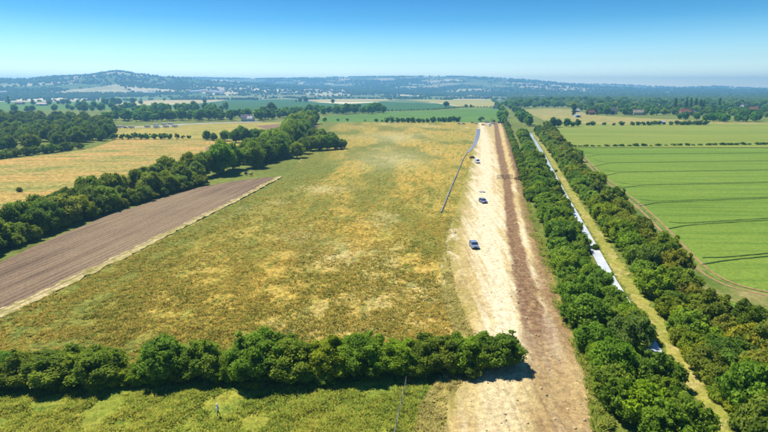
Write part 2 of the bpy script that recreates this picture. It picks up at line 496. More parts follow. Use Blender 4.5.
M_HAUL = field_mat('stripped_strip', (0.56, 0.42, 0.17), (0.52, 0.40, 0.17), (0.42, 0.29, 0.11), 0.12, 0.35, 1.2, 0.0, (1, 0.4), 0.42,
                   (('green', (0.30, 0.26, 0.05)), ('pale', (0.74, 0.63, 0.40)), ('brown', (0.21, 0.115, 0.06))), 0.6, 0.3)
def h_z(X, Y, px, py, u):
    z = ((fbm(X / 1.8, Y / 4.0, 63, 3) - 0.5) * 0.22 + (fbm(X / 0.7, Y / 40, 67, 2) - 0.5) * 0.22) * smooth(0, 0.05, u) * smooth(1, 0.95, u)
    b = np.exp(-((px - interp_edge(BR1, py)) / w_at(BR1W, py)) ** 2)
    z = z + b * (-0.18 + 0.4 * (fbm(X / 1.2, Y / 2.0, 64, 3) - 0.5))
    # spoil bank beside the far end of the trench
    bank = np.exp(-((px - interp_edge(BR2, py) + 1.0) / (w_at(BR1W, py) * 1.0)) ** 2) * smooth(126, 131, py) * smooth(180, 176, py)
    z = z + bank * (2.5 + 1.4 * (fbm(X / 3, Y / 4, 65) - 0.5))
    b2 = np.exp(-((px - interp_edge(BR2, py)) / (w_at(BR1W, py) * 0.5)) ** 2) * smooth(180, 190, py)
    return z + b2 * 0.35 * fbm(X / 1.5, Y / 3, 66)
sheet('haul_road', HAUL_L, HAUL_R, M_HAUL, 123, 520, 0.5, 230, h_z, {'pale': h_pale, 'brown': h_brown, 'green': h_green}, z=0.34)

# ploughed field, furrows along its lower edge
fa, fb = at(0, 319), at(285, 177)
F_ANG = math.atan2(fb[1] - fa[1], fb[0] - fa[0])
def plough_mat():
    t = NT('ploughed_soil')
    p = t.pos(F_ANG, (0.025, 1.0, 1))
    p0 = t.pos()
    lines, bands = t.noise(p, 1.1, 4, 0.7), t.noise(p, 0.22, 3)
    big, fine = t.noise(p0, 0.02, 4), t.noise(p0, 2.2, 4, 0.7)
    c = t.mix(t.rng(lines, 0.35, 0.65), (0.185, 0.125, 0.078, 1), (0.29, 0.205, 0.125, 1))
    c = t.mix(t.rng(bands, 0.52, 0.7, 0, 0.6), c, (0.125, 0.085, 0.055, 1))
    c = t.mix(t.rng(big, 0.4, 0.65, 0, 0.5), c, (0.32, 0.235, 0.135, 1))
    c = t.mix(1.0, c, t.grey(t.rng(fine, 0.3, 0.7, 0.75, 1.25)), 'MULTIPLY')
    h = t.math('ADD', lines, t.math('MULTIPLY', fine, 0.5))
    return t.done(c, 0.97, t.bump(h, 0.7, 0.3), 0.05)
PLOUGH_UP = [(-300, 392), (-200, 330), (-60, 290), (0, 264), (40, 245), (75, 230), (110, 216), (150, 203), (200, 188), (240, 181), (270, 177.5), (285, 176.5)]
def furrow(X, Y, px, py, u):
    v = -X * math.sin(F_ANG) + Y * math.cos(F_ANG)
    return 0.07 * np.sin(v * 2 * math.pi / 1.5) + 0.12 * (fbm(v / 2.0, X * 0.02, 71, 3) - 0.5)
PLOUGH_LO2 = [(x - 3.5 - max(0, (y - 177)) * 0.02, y) for x, y in PLOUGH_LOW if y > 170]
sheet('ploughed_field', PLOUGH_UP, PLOUGH_LO2, plough_mat(), 178, 392, 0.5, 240, furrow, z=0.36)
M_VERGE = field_mat('dry_verge', (0.52, 0.42, 0.20), (0.40, 0.33, 0.12), (0.25, 0.24, 0.05), 0.1, 0.4, 1.5, 0, (1, 1), 0.5)
ribbon('field_margin', [(x - 4 - max(0, (y - 177)) * 0.012, y) for x, y in PLOUGH_LOW if 174 < y < 392], [3.6, 3.2, 3.0, 2.6, 2.4, 2.2, 2.0][:len([1 for x, y in PLOUGH_LOW if 174 < y < 392])], M_VERGE, z=0.43, rough=2.4)

# right-hand fields
M_CROP = field_mat('young_crop', (0.15, 0.24, 0.028), (0.19, 0.275, 0.036), (0.115, 0.20, 0.024), 0.012, 0.35, 1.4, -0.03, (0.045, 1.0), 0.34, (), 0.5, 0.2)
M_CROP2 = field_mat('ripening_crop', (0.21, 0.26, 0.04), (0.26, 0.295, 0.05), (0.165, 0.225, 0.033), 0.008, 0.2, 1.2, -0.03, (0.045, 1.0), 0.3, (), 0.4, 0.2)
M_VERGE_G = field_mat('green_verge', (0.105, 0.165, 0.028), (0.15, 0.19, 0.035), (0.30, 0.26, 0.09), 0.05, 0.10, 1.2, 0, (1, 1), 0.4)
CROP_L = [(556, 148.5), (580, 165), (600, 190), (628, 220), (660, 252), (700, 290), (735, 310), (800, 340), (900, 385)]
CROP_R = [(1250, 148.5), (1250, 385)]
crop_z = lambda X, Y, px, py, u: (fbm(X / 3, Y / 3, 81, 3) - 0.5) * 0.12
sheet('crop_field', CROP_L, CROP_R, M_CROP, 148.5, 385, 0.75, 240, crop_z, z=0.42)
TRK = [(574, 151), (582, 157), (592, 167.5), (601, 177), (618, 190.5), (637, 205), (652, 219), (668, 235.5), (685, 254), (700, 269.5), (716, 281), (735, 289.5), (768, 296.5), (830, 305), (950, 315)]
def offset_line(pts, off):
    P = np.array([at(*p) for p in pts]); d = np.gradient(P, axis=0); d /= np.linalg.norm(d, axis=1)[:, None]
    Q = P - np.stack([-d[:, 1], d[:, 0]], 1) * off     # positive = to the left when looking away from the camera
    return [tuple(map(float, to_px(q[0], q[1]))) for q in Q]
M_TRACK = field_mat('bare_track', (0.40, 0.26, 0.13), (0.33, 0.22, 0.10), (0.24, 0.20, 0.06), 0.2, 0.5, 1.5, 0, (1, 1), 0.4)
M_RUT = field_mat('crop_wheeling', (0.050, 0.10, 0.018), (0.06, 0.115, 0.02), (0.045, 0.085, 0.017), 0.2, 0.5, 1.5, 0, (1, 1), 0.3)  # crushed crop, darkened to paint in the shade of the wheel gaps
ribbon('field_edge_verge', offset_line(TRK, 4.6), 9.5, M_VERGE_G, z=0.50, rough=2.0)
ribbon('wheel_rut', offset_line(TRK, 1.15), 0.75, M_TRACK, z=0.53, rough=0.5)
ribbon('wheel_rut', offset_line(TRK, -1.15), 0.75, M_TRACK, z=0.53, rough=0.5)
for ya, xa, yb in ((155.2, 585, 153.6), (163.6, 597, 161.6), (173.3, 606, 170.8), (186.4, 622, 183.4), (203.6, 643, 199.0), (226.5, 672, 220.5), (262.5, 706, 256.5)):
    xs = 768 + 260
    for off in (-0.95, 0.95):
        L = [(xa, ya), (xa + 12, ya + (yb - ya) * 12 / (768 - xa)), (768, yb), (xs, yb + (yb - ya) * (xs - 768) / (768 - xa))]
        L = offset_line(L, off)
        # the wheelings fan out where the tractor turns at the headland
        tip = at(xa - 4, ya + (4 if off > 0 else -3)); L = [tuple(map(float, to_px(*tip)))] + L[1:]
        ribbon('crop_wheeling', L, 0.45, M_RUT, z=next_z(0.004) + 0.5, rough=0.25)
sheet('upper_crop_field', [(552, 125), (556, 135), (566, 147.5)], [(1250, 122), (1250, 148)], M_CROP2, 124.5, 147.8, 0.5, 120, z=0.44)
M_FALLOW = field_mat('fallow_grass', (0.40, 0.32, 0.10), (0.33, 0.29, 0.08), (0.22, 0.24, 0.05), 0.02, 0.08, 0.8, 0, (1, 1), 0.4)
poly_px('fallow_field', [(522, 110), (545, 108.5), (575, 109.5), (590, 115), (640, 118), (720, 121.5), (768, 123), (900, 123.5), (900, 125), (640, 125.5), (600, 127), (575, 122), (545, 121)], M_FALLOW)

# left and far fields
M_HAY = field_mat('hay_field', (0.52, 0.31, 0.085), (0.36, 0.29, 0.07), (0.20, 0.22, 0.04), 0.03, 0.09, 0.45, 0.1, (0.4, 1.4), 0.75, (), 0.5, 0.4)
sheet('hay_field', [(-300, 142), (-300, 320)], [(225, 138.5), (250, 142), (262, 152), (225, 164), (197, 174), (105, 200), (0, 236), (-150, 292), (-200, 320)], M_HAY, 139.5, 320, 1.0, 120, z=0.10)
M_HAY2 = field_mat('golden_grass', (0.42, 0.33, 0.07), (0.36, 0.30, 0.06), (0.25, 0.24, 0.05), 0.02, 0.06, 0.5, 0, (1, 1), 0.35)
poly_px('golden_field', [(100, 139), (112, 127), (240, 122.5), (330, 122.5), (345, 127), (300, 134), (235, 138), (180, 139.4)], M_HAY2)
M_GREEN = field_mat('green_pasture', (0.11, 0.21, 0.03), (0.13, 0.235, 0.035), (0.095, 0.18, 0.028), 0.008, 0.04, 0.6, 0, (0.5, 1.3), 0.22)
M_TEAL = field_mat('dark_crop', (0.055, 0.135, 0.035), (0.065, 0.15, 0.04), (0.05, 0.12, 0.03), 0.008, 0.04, 0.6, 0, (1, 1), 0.2)
M_GOLD = field_mat('ripe_corn', (0.55, 0.44, 0.20), (0.50, 0.40, 0.17), (0.44, 0.36, 0.15), 0.006, 0.03, 0.4, 0, (1, 1), 0.2)
M_GOLD2 = field_mat('ripening_corn', (0.44, 0.37, 0.11), (0.38, 0.35, 0.10), (0.34, 0.32, 0.09), 0.006, 0.03, 0.4, 0, (1, 1), 0.2)
M_SOIL = field_mat('bare_soil', (0.24, 0.15, 0.09), (0.28, 0.17, 0.10), (0.20, 0.14, 0.07), 0.03, 0.1, 0.6, 0, (1, 1), 0.3)
poly_px('green_field', [(316, 122.3), (326, 116.5), (384, 112.2), (430, 110.6), (503, 107.5), (507, 121.5), (500, 122.0)], M_GREEN)
poly_px('dark_crop_field', [(330, 113.5), (350, 104), (384, 101.8), (436, 103.2), (462, 107.2), (430, 109.8), (384, 111.4)], M_TEAL)
poly_px('corn_field', [(404, 99.6), (494, 99.4), (500, 106.8), (464, 106.6), (438, 102.8)], M_GOLD2)
poly_px('corn_strip', [(280, 96.2), (380, 96), (488, 96), (492, 98.9), (400, 99.1), (384, 100.8), (320, 101.8)], M_GOLD)
poly_px('corn_field', [(112, 105.2), (135, 101.3), (180, 98.6), (236, 97.2), (228, 99.8), (196, 103.2)], M_GOLD)
poly_px('pasture', [(196, 103.8), (230, 100.2), (240, 97.4), (280, 97.0), (318, 102.4), (345, 104.2), (326, 112), (196, 110)], M_TEAL)
poly_px('pasture', [(-40, 97.5), (60, 96.8), (112, 97), (172, 98.3), (130, 100.9), (60, 101), (-40, 101)], M_TEAL)
poly_px('pasture', [(-60, 101.8), (60, 101.8), (128, 101.6), (106, 105.8), (190, 104.2), (190, 110), (60, 110), (-60, 112)], M_GREEN)
poly_px('bare_patch', [(256, 126), (284, 123.8), (290, 126.5), (270, 130.5)], M_SOIL)
poly_px('bare_patch', [(205, 148), (226, 143.5), (242, 150), (225, 158), (210, 156)], M_SOIL)
poly_px('bare_patch', [(300, 134), (318, 124), (325, 126), (318, 140)], M_SOIL)
M_ROADP = field_mat('pale_road', (0.50, 0.46, 0.40), (0.45, 0.42, 0.36), (0.40, 0.36, 0.28), 0.05, 0.2, 0.8, 0, (1, 1), 0.2)
ribbon('access_road', [(40, 128.5), (108, 126.6), (130, 127.6), (160, 126.8), (185, 124.4), (215, 123.2), (262, 122)], 14, M_ROADP, z=0.30, rough=6)

# ------------------------------------------------------------------ canal, towpath
BANK_R = [(531, 133), (537, 142), (546, 157), (557, 178), (571, 203), (585, 227), (600, 253), (616, 282), (634, 310), (655, 343), (683, 389), (706, 428), (745, 500)]
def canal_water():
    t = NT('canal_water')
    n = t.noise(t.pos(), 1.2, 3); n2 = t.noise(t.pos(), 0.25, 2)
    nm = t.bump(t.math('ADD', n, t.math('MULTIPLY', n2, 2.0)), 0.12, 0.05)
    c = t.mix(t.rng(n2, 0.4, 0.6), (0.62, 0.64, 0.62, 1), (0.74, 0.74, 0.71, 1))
    c = t.mix(t.rng(t.noise(t.pos(1.34, (0.25, 1.0, 1)), 0.9, 4, 0.7), 0.55, 0.72), c, (0.30, 0.37, 0.40, 1))  # blue-grey streaks painted in as reflections on the water
    return t.done(c, 0.12, nm, 0.45)   # pale base colour stands in for bright sky glare on the water
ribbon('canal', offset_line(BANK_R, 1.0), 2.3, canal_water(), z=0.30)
M_PATH = field_mat('towpath_grass', (0.34, 0.31, 0.06), (0.26, 0.27, 0.045), (0.44, 0.36, 0.13), 0.1, 0.3, 1.2, 0, (1, 1), 0.4)
M_BANK = field_mat('bank_grass', (0.16, 0.20, 0.03), (0.21, 0.23, 0.035), (0.08, 0.12, 0.02), 0.1, 0.3, 1.2, 0, (1, 1), 0.4)
ribbon('canal_bank', offset_line(BANK_R, -10.0), 19.6, M_BANK, z=0.37)
ribbon('canal_bank', offset_line(BANK_R, 8.5), 9.0, M_BANK, z=0.12)
ribbon('towpath', offset_line(BANK_R, -2.0), 2.9, M_PATH, z=0.46, rough=2.6)

# ------------------------------------------------------------------ plants
def ico(sub=1):
    bm = bmesh.new(); bmesh.ops.create_icosphere(bm, subdivisions=sub, radius=1.0)
    V = np.array([v.co[:] for v in bm.verts]); F = np.array([[v.index for v in f.verts] for f in bm.faces]); bm.free()
    return V, F
ICO1, ICO2 = ico(1), ico(2)

def lobes_for(seed, h0, h1, rad, n, shape='round'):
    r = np.random.default_rng(seed); out = []
    H = h1 - h0
    k = 0
    while len(out) < n and k < 4000:
        k += 1
        u = r.normal(size=3); u /= np.linalg.norm(u)
        q = r.random() ** 0.4
        z = 0.5 + 0.5 * u[2] * q
        if shape == 'column': prof = 0.35 + 0.65 * math.sin(math.pi * min(1, z * 0.9 + 0.1)) ** 0.6; s = 0.62
        elif shape == 'bush': prof = 1.0 - 0.75 * max(0, z - 0.35) ** 1.4; s = 0.27
        else: prof = 0.78 + 0.22 * math.sin(math.pi * (0.2 + 0.75 * z)) - 0.45 * max(0, z - 0.55); s = 0.29
        lr = rad * s * (0.7 + 0.6 * r.random())
        c = np.array([u[0] * q * (rad - lr * 0.7) * prof, u[1] * q * (rad - lr * 0.7) * prof, h0 + lr * 0.8 + z * max(H - 1.5 * lr, 0.1)])
        if shape == 'bush' and r.random() < 0.3:      # straggling shoots
            lr *= 0.55; c = np.array([c[0] * 1.15, c[1] * 1.15, c[2] * (1.0 + 0.28 * r.random())])
        if all(np.linalg.norm(c - o[0]) > 0.45 * (lr + o[1]) for o in out) or r.random() < 0.08:
            out.append((c, lr))
    return out

def crown_mesh(name, seed, h0, h1, rad, n_lobes, n_leaf, leaf, shape='round', mat=M_LEAF, core=0.82):
    """leaf clumps: small bent leaf faces over many overlapping boughs, around dark cores"""
    r = np.random.default_rng(seed + 1000)
    L = lobes_for(seed, h0, h1, rad, n_lobes, shape)
    C = np.array([l[0] for l in L]); Q = np.array([l[1] for l in L])
    V, T, A = [], [], []
    off = 0
    iv, it = ICO1
    for c, q in L:
        bump_ = 1 + 0.18 * (r.random(len(iv)) - 0.5)
        vv = iv * bump_[:, None] * q * core * np.array([1, 1, 0.9]) + c
        vv[:, 2] = np.maximum(vv[:, 2], 0.02 + h0 * 0.5)
        V.append(vv); T.append(it + off); A.append(np.full(len(iv), 0.12)); off += len(iv)  # cores coloured dark to stand in for shade inside the crown
    k = r.choice(len(L), n_leaf, p=Q ** 2 / np.sum(Q ** 2))
    d = r.normal(size=(n_leaf, 3)); d[:, 2] += 0.35; d /= np.linalg.norm(d, axis=1)[:, None]
    rad_j = 0.80 + 0.36 * r.random(n_leaf) ** 1.3 + (r.random(n_leaf) < 0.10) * 0.30 * r.random(n_leaf)
    P = C[k] + d * (Q[k] * rad_j)[:, None] * np.array([1, 1, 0.92])
    inside = np.zeros(n_leaf, bool)
    for j in range(len(L)):
        inside |= (np.linalg.norm(P - C[j], axis=1) < Q[j] * 0.78) & (k != j)
    keep = (~inside) & (P[:, 2] > 0.05 + 0.3 * h0)
    P, d, k = P[keep], d[keep], k[keep]
    n = len(P)
    nrm = d + 0.9 * r.normal(size=(n, 3)) * 0.6; nrm /= np.linalg.norm(nrm, axis=1)[:, None]
    a_ = np.cross(nrm, r.normal(size=(n, 3))); a_ /= np.linalg.norm(a_, axis=1)[:, None]
    b_ = np.cross(nrm, a_)
    s = leaf * (0.6 + 0.8 * r.random(n))[:, None]
    droop = -nrm * s * 0.25
    v0, v1, v2, v3 = P - a_ * s * 0.55, P - b_ * s * 0.38 + droop * 0.3, P + a_ * s * 0.6 + droop, P + b_ * s * 0.38 + droop * 0.3
    V.append(np.stack([v0, v1, v2, v3], 1).reshape(-1, 3))
    base = off + np.arange(n) * 4
    T.append(np.stack([base, base + 1, base + 2], 1)); T.append(np.stack([base, base + 2, base + 3], 1))
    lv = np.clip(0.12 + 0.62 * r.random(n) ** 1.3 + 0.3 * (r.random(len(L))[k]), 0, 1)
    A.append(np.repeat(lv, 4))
    return np_mesh(name, np.concatenate(V), None, np.concatenate(T), {'v': np.concatenate(A)}, [mat])

def tube(bm, p0, p1, r0, r1, n=6):
    p0, p1 = Vector(p0), Vector(p1); d = (p1 - p0).normalized()
    a_ = d.orthogonal().normalized(); b_ = d.cross(a_)
    ring = lambda p, q: [bm.verts.new(p + (a_ * math.cos(2 * math.pi * i / n) + b_ * math.sin(2 * math.pi * i / n)) * q) for i in range(n)]
    A_, B_ = ring(p0, r0), ring(p1, r1)
    for i in range(n):
        bm.faces.new((A_[i], A_[(i + 1) % n], B_[(i + 1) % n], B_[i]))
    bm.faces.new(B_); bm.faces.new(A_[::-1])
def bm_mesh(name, bm, *mats):
    bmesh.ops.recalc_face_normals(bm, faces=bm.faces[:])
    me = bpy.data.meshes.new(name); bm.to_mesh(me); bm.free()
    for m in mats: me.materials.append(m)
    return me
def trunk_mesh(seed, h, rad, r0):
    r = random.Random(seed); bm = bmesh.new()
    tube(bm, (0, 0, -0.3), (0.1, 0.05, h * 0.35), r0, r0 * 0.72, 8)
    tube(bm, (0.1, 0.05, h * 0.33), (0.0, 0.15, h * 0.75), r0 * 0.72, r0 * 0.3, 6)
    for i in range(6):
        a_ = i * 2 * math.pi / 6 + r.random(); z = h * (0.25 + 0.3 * r.random())
        tube(bm, (0.05, 0.05, z), (math.cos(a_) * rad * 0.65, math.sin(a_) * rad * 0.65, z + h * 0.25), r0 * 0.4, r0 * 0.1, 5)
    return bm_mesh('trunk', bm, M_BARK)
def stems_mesh(seed, h, rad):
    r = random.Random(seed); bm = bmesh.new()
    for i in range(6):
        a_ = i * 2 * math.pi / 6 + r.random()
        tube(bm, (math.cos(a_) * 0.3, math.sin(a_) * 0.3, -0.2), (math.cos(a_) * rad * 0.5, math.sin(a_) * rad * 0.5, h * 0.7), 0.09, 0.03, 5)
    return bm_mesh('stem', bm, M_BARK)

KIT = {}
def kit(key, n, fn):
    KIT[key] = [fn(i) for i in range(n)]
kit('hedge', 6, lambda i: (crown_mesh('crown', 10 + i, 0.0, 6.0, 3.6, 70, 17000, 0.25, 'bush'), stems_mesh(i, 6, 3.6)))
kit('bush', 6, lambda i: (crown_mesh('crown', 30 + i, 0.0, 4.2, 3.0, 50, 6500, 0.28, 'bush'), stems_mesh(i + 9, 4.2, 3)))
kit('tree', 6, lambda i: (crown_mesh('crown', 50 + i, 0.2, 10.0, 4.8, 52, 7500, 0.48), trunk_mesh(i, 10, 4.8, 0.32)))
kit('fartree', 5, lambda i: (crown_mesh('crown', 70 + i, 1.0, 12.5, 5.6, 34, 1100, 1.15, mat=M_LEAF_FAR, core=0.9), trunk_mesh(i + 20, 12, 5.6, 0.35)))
kit('farbush', 4, lambda i: (crown_mesh('crown', 80 + i, 0.0, 4.5, 3.2, 14, 450, 0.75, 'bush', M_LEAF_FAR, 0.9), stems_mesh(i + 30, 4, 3)))
kit('poplar', 3, lambda i: (crown_mesh('crown', 90 + i, 1.0, 24.0, 2.4, 26, 1200, 0.9, 'column', M_LEAF_FAR, 0.92), trunk_mesh(i + 40, 20, 1.6, 0.35)))
PROTO = {}
def plant(kind, name, x, y, label, cat, group, s=1.0, sz=None, tint=(1, 1, 1), z=0.0, rot=None, tilt=True):
    i = random.randrange(len(KIT[kind])); cm, tm = KIT[kind][i]
    ro = thing(name, label, cat, (x, y, z), random.uniform(0, 6.28) if rot is None else rot, group, (s, s * random.uniform(0.92, 1.08), s if sz is None else sz))
    t_ = link('stem' if kind in ('hedge', 'bush', 'farbush') else 'trunk', tm, ro)
    c_ = link('crown', cm, ro)
    v = random.uniform(0.95, 1.35)
    sp = random.choice([(1.12, 1.12, 1.05), (1.2, 1.18, 0.9), (1.4, 1.3, 1.2), (0.85, 0.92, 0.9), (1.45, 1.28, 0.75), (1.1, 1.2, 0.95)])   # mixed species
    tint = tuple(a_ * b_ for a_, b_ in zip(tint, sp))
    c_.color = (tint[0] * v * random.uniform(0.9, 1.12), tint[1] * 0.98 * v, tint[2] * v * random.uniform(0.8, 1.2), 1)
    return ro
def line_points(pts, spacing, jit=0.0, spacing_far=None, side=0.0):
    """positions along a line of photograph points, closer together near the camera"""
    P = np.array([at(*p) for p in pts])
    s = np.concatenate([[0], np.cumsum(np.hypot(*np.diff(P, axis=0).T))])
    out, t = [], 0.0
    while t < s[-1]:
        i = min(np.searchsorted(s, t, 'right') - 1, len(P) - 2); f = (t - s[i]) / (s[i + 1] - s[i])
        p = P[i] * (1 - f) + P[i + 1] * f
        d = (P[i + 1] - P[i]) / np.linalg.norm(P[i + 1] - P[i]); nv = np.array([-d[1], d[0]])
        dist = float(np.hypot(*p))
        k = spacing if spacing_far is None else spacing + (spacing_far - spacing) * min(1, max(0, (dist - 90) / 500))
        q = p + nv * (side * k / spacing + random.uniform(-jit, jit) * k / spacing)
        out.append((float(q[0]), float(q[1]), k))
        t += k * random.uniform(0.82, 1.18)
    return out
def row(kind, name, pts, spacing, size, label, cat, group, jit=0.8, spacing_far=None, side=0.0, tint=(1, 1, 1), height=1.0, vary=0.2):
    """label holds {} for the ordinal of the plant along the row"""
    for n, (x, y, k) in enumerate(line_points(pts, spacing, jit, spacing_far, side)):
        s = size * (k / spacing) ** 0.8 * random.uniform(1 - vary, 1 + vary)
        plant(kind, name, x, y, label.format(nth(n + 1)), cat, group, s, s * height * random.uniform(0.85, 1.15), tint)
def in_poly(px, py, poly):
    c = False; j = len(poly) - 1
    for i in range(len(poly)):
        xi, yi = poly[i]; xj, yj = poly[j]
        if (yi > py) != (yj > py) and px < (xj - xi) * (py - yi) / (yj - yi) + xi: c = not c
        j = i
    return c

# -- hedge across the foreground
HEDGE = [(-62, 384, 1.0, 'off the left edge'), (-18, 384, 1.0, ''), (24, 383, 0.98, ''), (62, 382, 1.02, ''), (100, 381, 0.95, ''), (163, 378, 1.05, ''), (203, 376, 0.98, ''),
         (258, 377, 1.1, ''), (292, 376, 1.08, ''), (328, 375, 1.02, ''), (364, 373, 1.0, ''), (400, 371, 0.95, ''), (434, 369, 0.92, ''), (466, 367, 0.9, ''), (497, 365, 0.86, '')]
fill = []
for k in range(len(HEDGE) - 1):
    a_, b_ = HEDGE[k], HEDGE[k + 1]
    gap = b_[0] - a_[0]
    if gap < 50: fill.append(((a_[0] + b_[0]) / 2 + random.uniform(-4, 4), (a_[1] + b_[1]) / 2 + random.uniform(-3, 6), random.uniform(0.62, 0.86), ''))
    if random.random() < 0.6: fill.append((a_[0] + random.uniform(-8, 8), a_[1] + random.uniform(6, 11), random.uniform(0.4, 0.55), ''))
fill += [(122, 384, 0.6, ''), (142, 384, 0.5, ''), (226, 380, 0.6, ''), (240, 380, 0.6, '')]
for n, (px, py, s, _) in enumerate(sorted(HEDGE + fill)):
    p = at(px, py)
    sx = s * random.uniform(1.08, 1.3)
    plant('hedge', 'hedge_bush', p[0], p[1], 'dark green bush, {} from the left in the foreground hedge'.format(nth(n + 1)), 'bush', 'bushes of the foreground hedge', sx, s * random.uniform(0.8, 1.0) * (1.0 if px > 140 else 0.88), random.choice([(0.95, 1.15, 0.85), (1.05, 1.18, 0.85), (0.85, 1.08, 0.85)]))
# -- trees between the ploughed field and the hay field
HROW = [(-70, 273), (-20, 255), (20, 240), (60, 225), (100, 211), (140, 199.5), (180, 188), (205, 180)]
row('bush', 'hedgerow_bush', [(x, y + 3.5) for x, y in HROW], 5.0, 1.0, 'low bush, {} from the left at the foot of the trees above the ploughed soil', 'bush', 'bushes above the ploughed soil', 1.2, vary=0.35)
row('tree', 'hedgerow_tree', HROW, 6.6, 0.95, 'rounded green tree, {} from the left along the ploughed field', 'tree', 'trees along the ploughed field', 1.5, tint=(1.19, 1.25, 1.19), vary=0.28, height=0.88)
row('tree', 'hedgerow_tree', [(x + 2, y - 9) for x, y in HROW], 7.5, 0.98, 'green tree, {} from the left in the back row beside the hay field', 'tree', 'trees along the hay field', 2.0, tint=(1.1, 1.1, 1.0), vary=0.25)
# -- clump where the hedgerow turns up the valley
HUP = [(205, 177), (225, 172), (250, 167), (268, 162), (280, 154), (290, 146), (299, 137), (306, 129), (313, 123)]
row('tree', 'clump_tree', HUP, 8.0, 1.18, 'tall leafy tree, {} along the hedgerow climbing past the ploughed field', 'tree', 'trees of the middle clump', 3.0, 10.5, tint=(1.06, 1.25, 0.94))
row('tree', 'clump_tree', [(x - 8, y - 3) for x, y in HUP[2:]], 9.0, 1.2, 'leafy tree, {} along the far side of the middle clump', 'tree', 'far side of the middle clump', 3.0, 11, tint=(1.19, 1.31, 1.00))
for n, (px, py, s) in enumerate(((311, 151, 1.3), (319, 150.5, 1.35), (327, 150, 1.3), (335, 149.5, 1.15), (342, 149, 0.85), (322, 144, 1.4), (313, 142, 1.4), (331, 143, 1.1), (303, 154, 1.2), (297, 158, 1.2))):
    p = at(px, py); plant('tree', 'meadow_tree', p[0], p[1], 'bushy tree at the meadow corner right of the middle clump, {} of ten'.format(nth(n + 1)), 'tree', 'bushy trees at the meadow corner', s * 0.9, s * 0.85, (1.00, 1.12, 1.00))
for n, (px, py, s) in enumerate(((207, 140, 0.85), (214, 140.5, 0.7), (225, 141, 1.0), (236, 142.5, 1.15), (246, 142.5, 1.25), (256, 141, 1.15), (241, 138, 1.1), (262, 139, 0.9))):
    p = at(px, py); plant('tree', 'copse_tree', p[0], p[1], 'dark rounded tree in the copse above the ploughed field, {} from the left'.format(nth(n + 1)), 'tree', 'trees of the copse', s, s * 0.95, (0.94, 1.19, 0.94))
# -- dark wood at the left edge
poly_px('woodland_floor', [(-160, 172), (0, 160), (50, 154.5), (90, 149), (114, 140.5), (116, 133), (100, 126.5), (60, 120), (0, 117), (-160, 117)], M_BANK)
WOOD = [(-140, 166), (0, 152), (60, 148), (112, 139.5), (114, 133), (100, 127), (60, 121), (0, 118), (-140, 118)]
wp = []
for _ in range(6000):
    px, py = random.uniform(-140, 116), random.uniform(117, 166)
    if not in_poly(px, py, WOOD): continue
    p = at(px, py); sp = 11 if py > 133 else 17
    if all((p[0] - q[0]) ** 2 + (p[1] - q[1]) ** 2 > sp * sp for q in wp): wp.append((float(p[0]), float(p[1]), sp))
wp.sort(key=lambda q: q[0])
for n, (x, y, sp) in enumerate(wp):
    s = 1.3 * (sp / 11) ** 0.45 * random.uniform(0.8, 1.12)
    plant('tree', 'woodland_tree', x, y, 'dark green tree crown in the wood at the left edge, {} from the left'.format(nth(n + 1)), 'tree', 'trees of the dark wood', s, s * 0.92, (0.75, 0.90, 0.85))
row('bush', 'woodland_bush', [(-60, 168), (0, 159), (40, 154), (80, 149)], 6, 1.2, 'lighter green bush, {} from the left along the foot of the wood', 'bush', 'bushes at the foot of the wood', 2.0, tint=(1.0, 1.05, 0.7))
# -- hedge beside the golden field, left
row('farbush', 'field_hedge_bush', [(115, 139.6), (150, 139.2), (178, 138.8)], 5.5, 1.15, 'dark hedge bush, {} from the left below the parked caravans', 'bush', 'hedge below the caravans', 0.8, tint=(0.75, 0.94, 0.75))
for n, (px, py) in enumerate(((183, 138.6), (189, 138.4))):
    p = at(px, py); plant('farbush', 'field_hedge_bush', p[0], p[1], 'small lone bush right of the caravan hedge, {} from the left'.format(nth(n + 1)), 'bush', 'lone bushes by the hedge', 0.7, 0.7, (0.75, 0.94, 0.75))
for n, (px, py, s, l) in enumerate(((20, 192, 0.45, 'tiny dark bush alone in the hay field at the left'), (65, 196, 0.3, 'tiny bush at the hay field edge beside the hedgerow trees'))):
    p = at(px, py); plant('bush', 'field_bush', p[0], p[1], l, 'bush', None, s, s, (0.88, 1.00, 0.88))
# -- belts of trees beyond the caravans
def belt(kind, name, pts, n, depth, size, label, group, tint=(1, 1, 1), height=1.0):
    P = np.array([at(*p) for p in pts]); t = np.linspace(0, 1, len(P)); out = []
    for k in range(n):
        f = (k + random.uniform(0.1, 0.9)) / n
        x, y = np.interp(f, t, P[:, 0]), np.interp(f, t, P[:, 1])
        out.append((x, y + random.uniform(0, depth)))
    for k, (x, y) in enumerate(out):
        s = size * random.uniform(0.75, 1.2); v = random.uniform(0.85, 1.2)
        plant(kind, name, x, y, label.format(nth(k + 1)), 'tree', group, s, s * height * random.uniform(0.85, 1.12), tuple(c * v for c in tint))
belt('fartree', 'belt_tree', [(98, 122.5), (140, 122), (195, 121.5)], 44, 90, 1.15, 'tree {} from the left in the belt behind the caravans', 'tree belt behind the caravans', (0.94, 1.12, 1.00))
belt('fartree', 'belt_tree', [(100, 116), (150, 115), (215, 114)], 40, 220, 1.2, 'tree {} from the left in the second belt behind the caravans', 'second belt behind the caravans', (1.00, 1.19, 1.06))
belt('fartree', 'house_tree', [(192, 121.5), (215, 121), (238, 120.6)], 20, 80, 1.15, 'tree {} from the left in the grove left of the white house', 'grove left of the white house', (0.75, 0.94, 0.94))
belt('fartree', 'house_tree', [(250, 121.6), (275, 119.6), (300, 118.4)], 20, 80, 1.1, 'tree {} from the left in the grove right of the white house', 'grove right of the white house', (0.88, 1.06, 0.94))
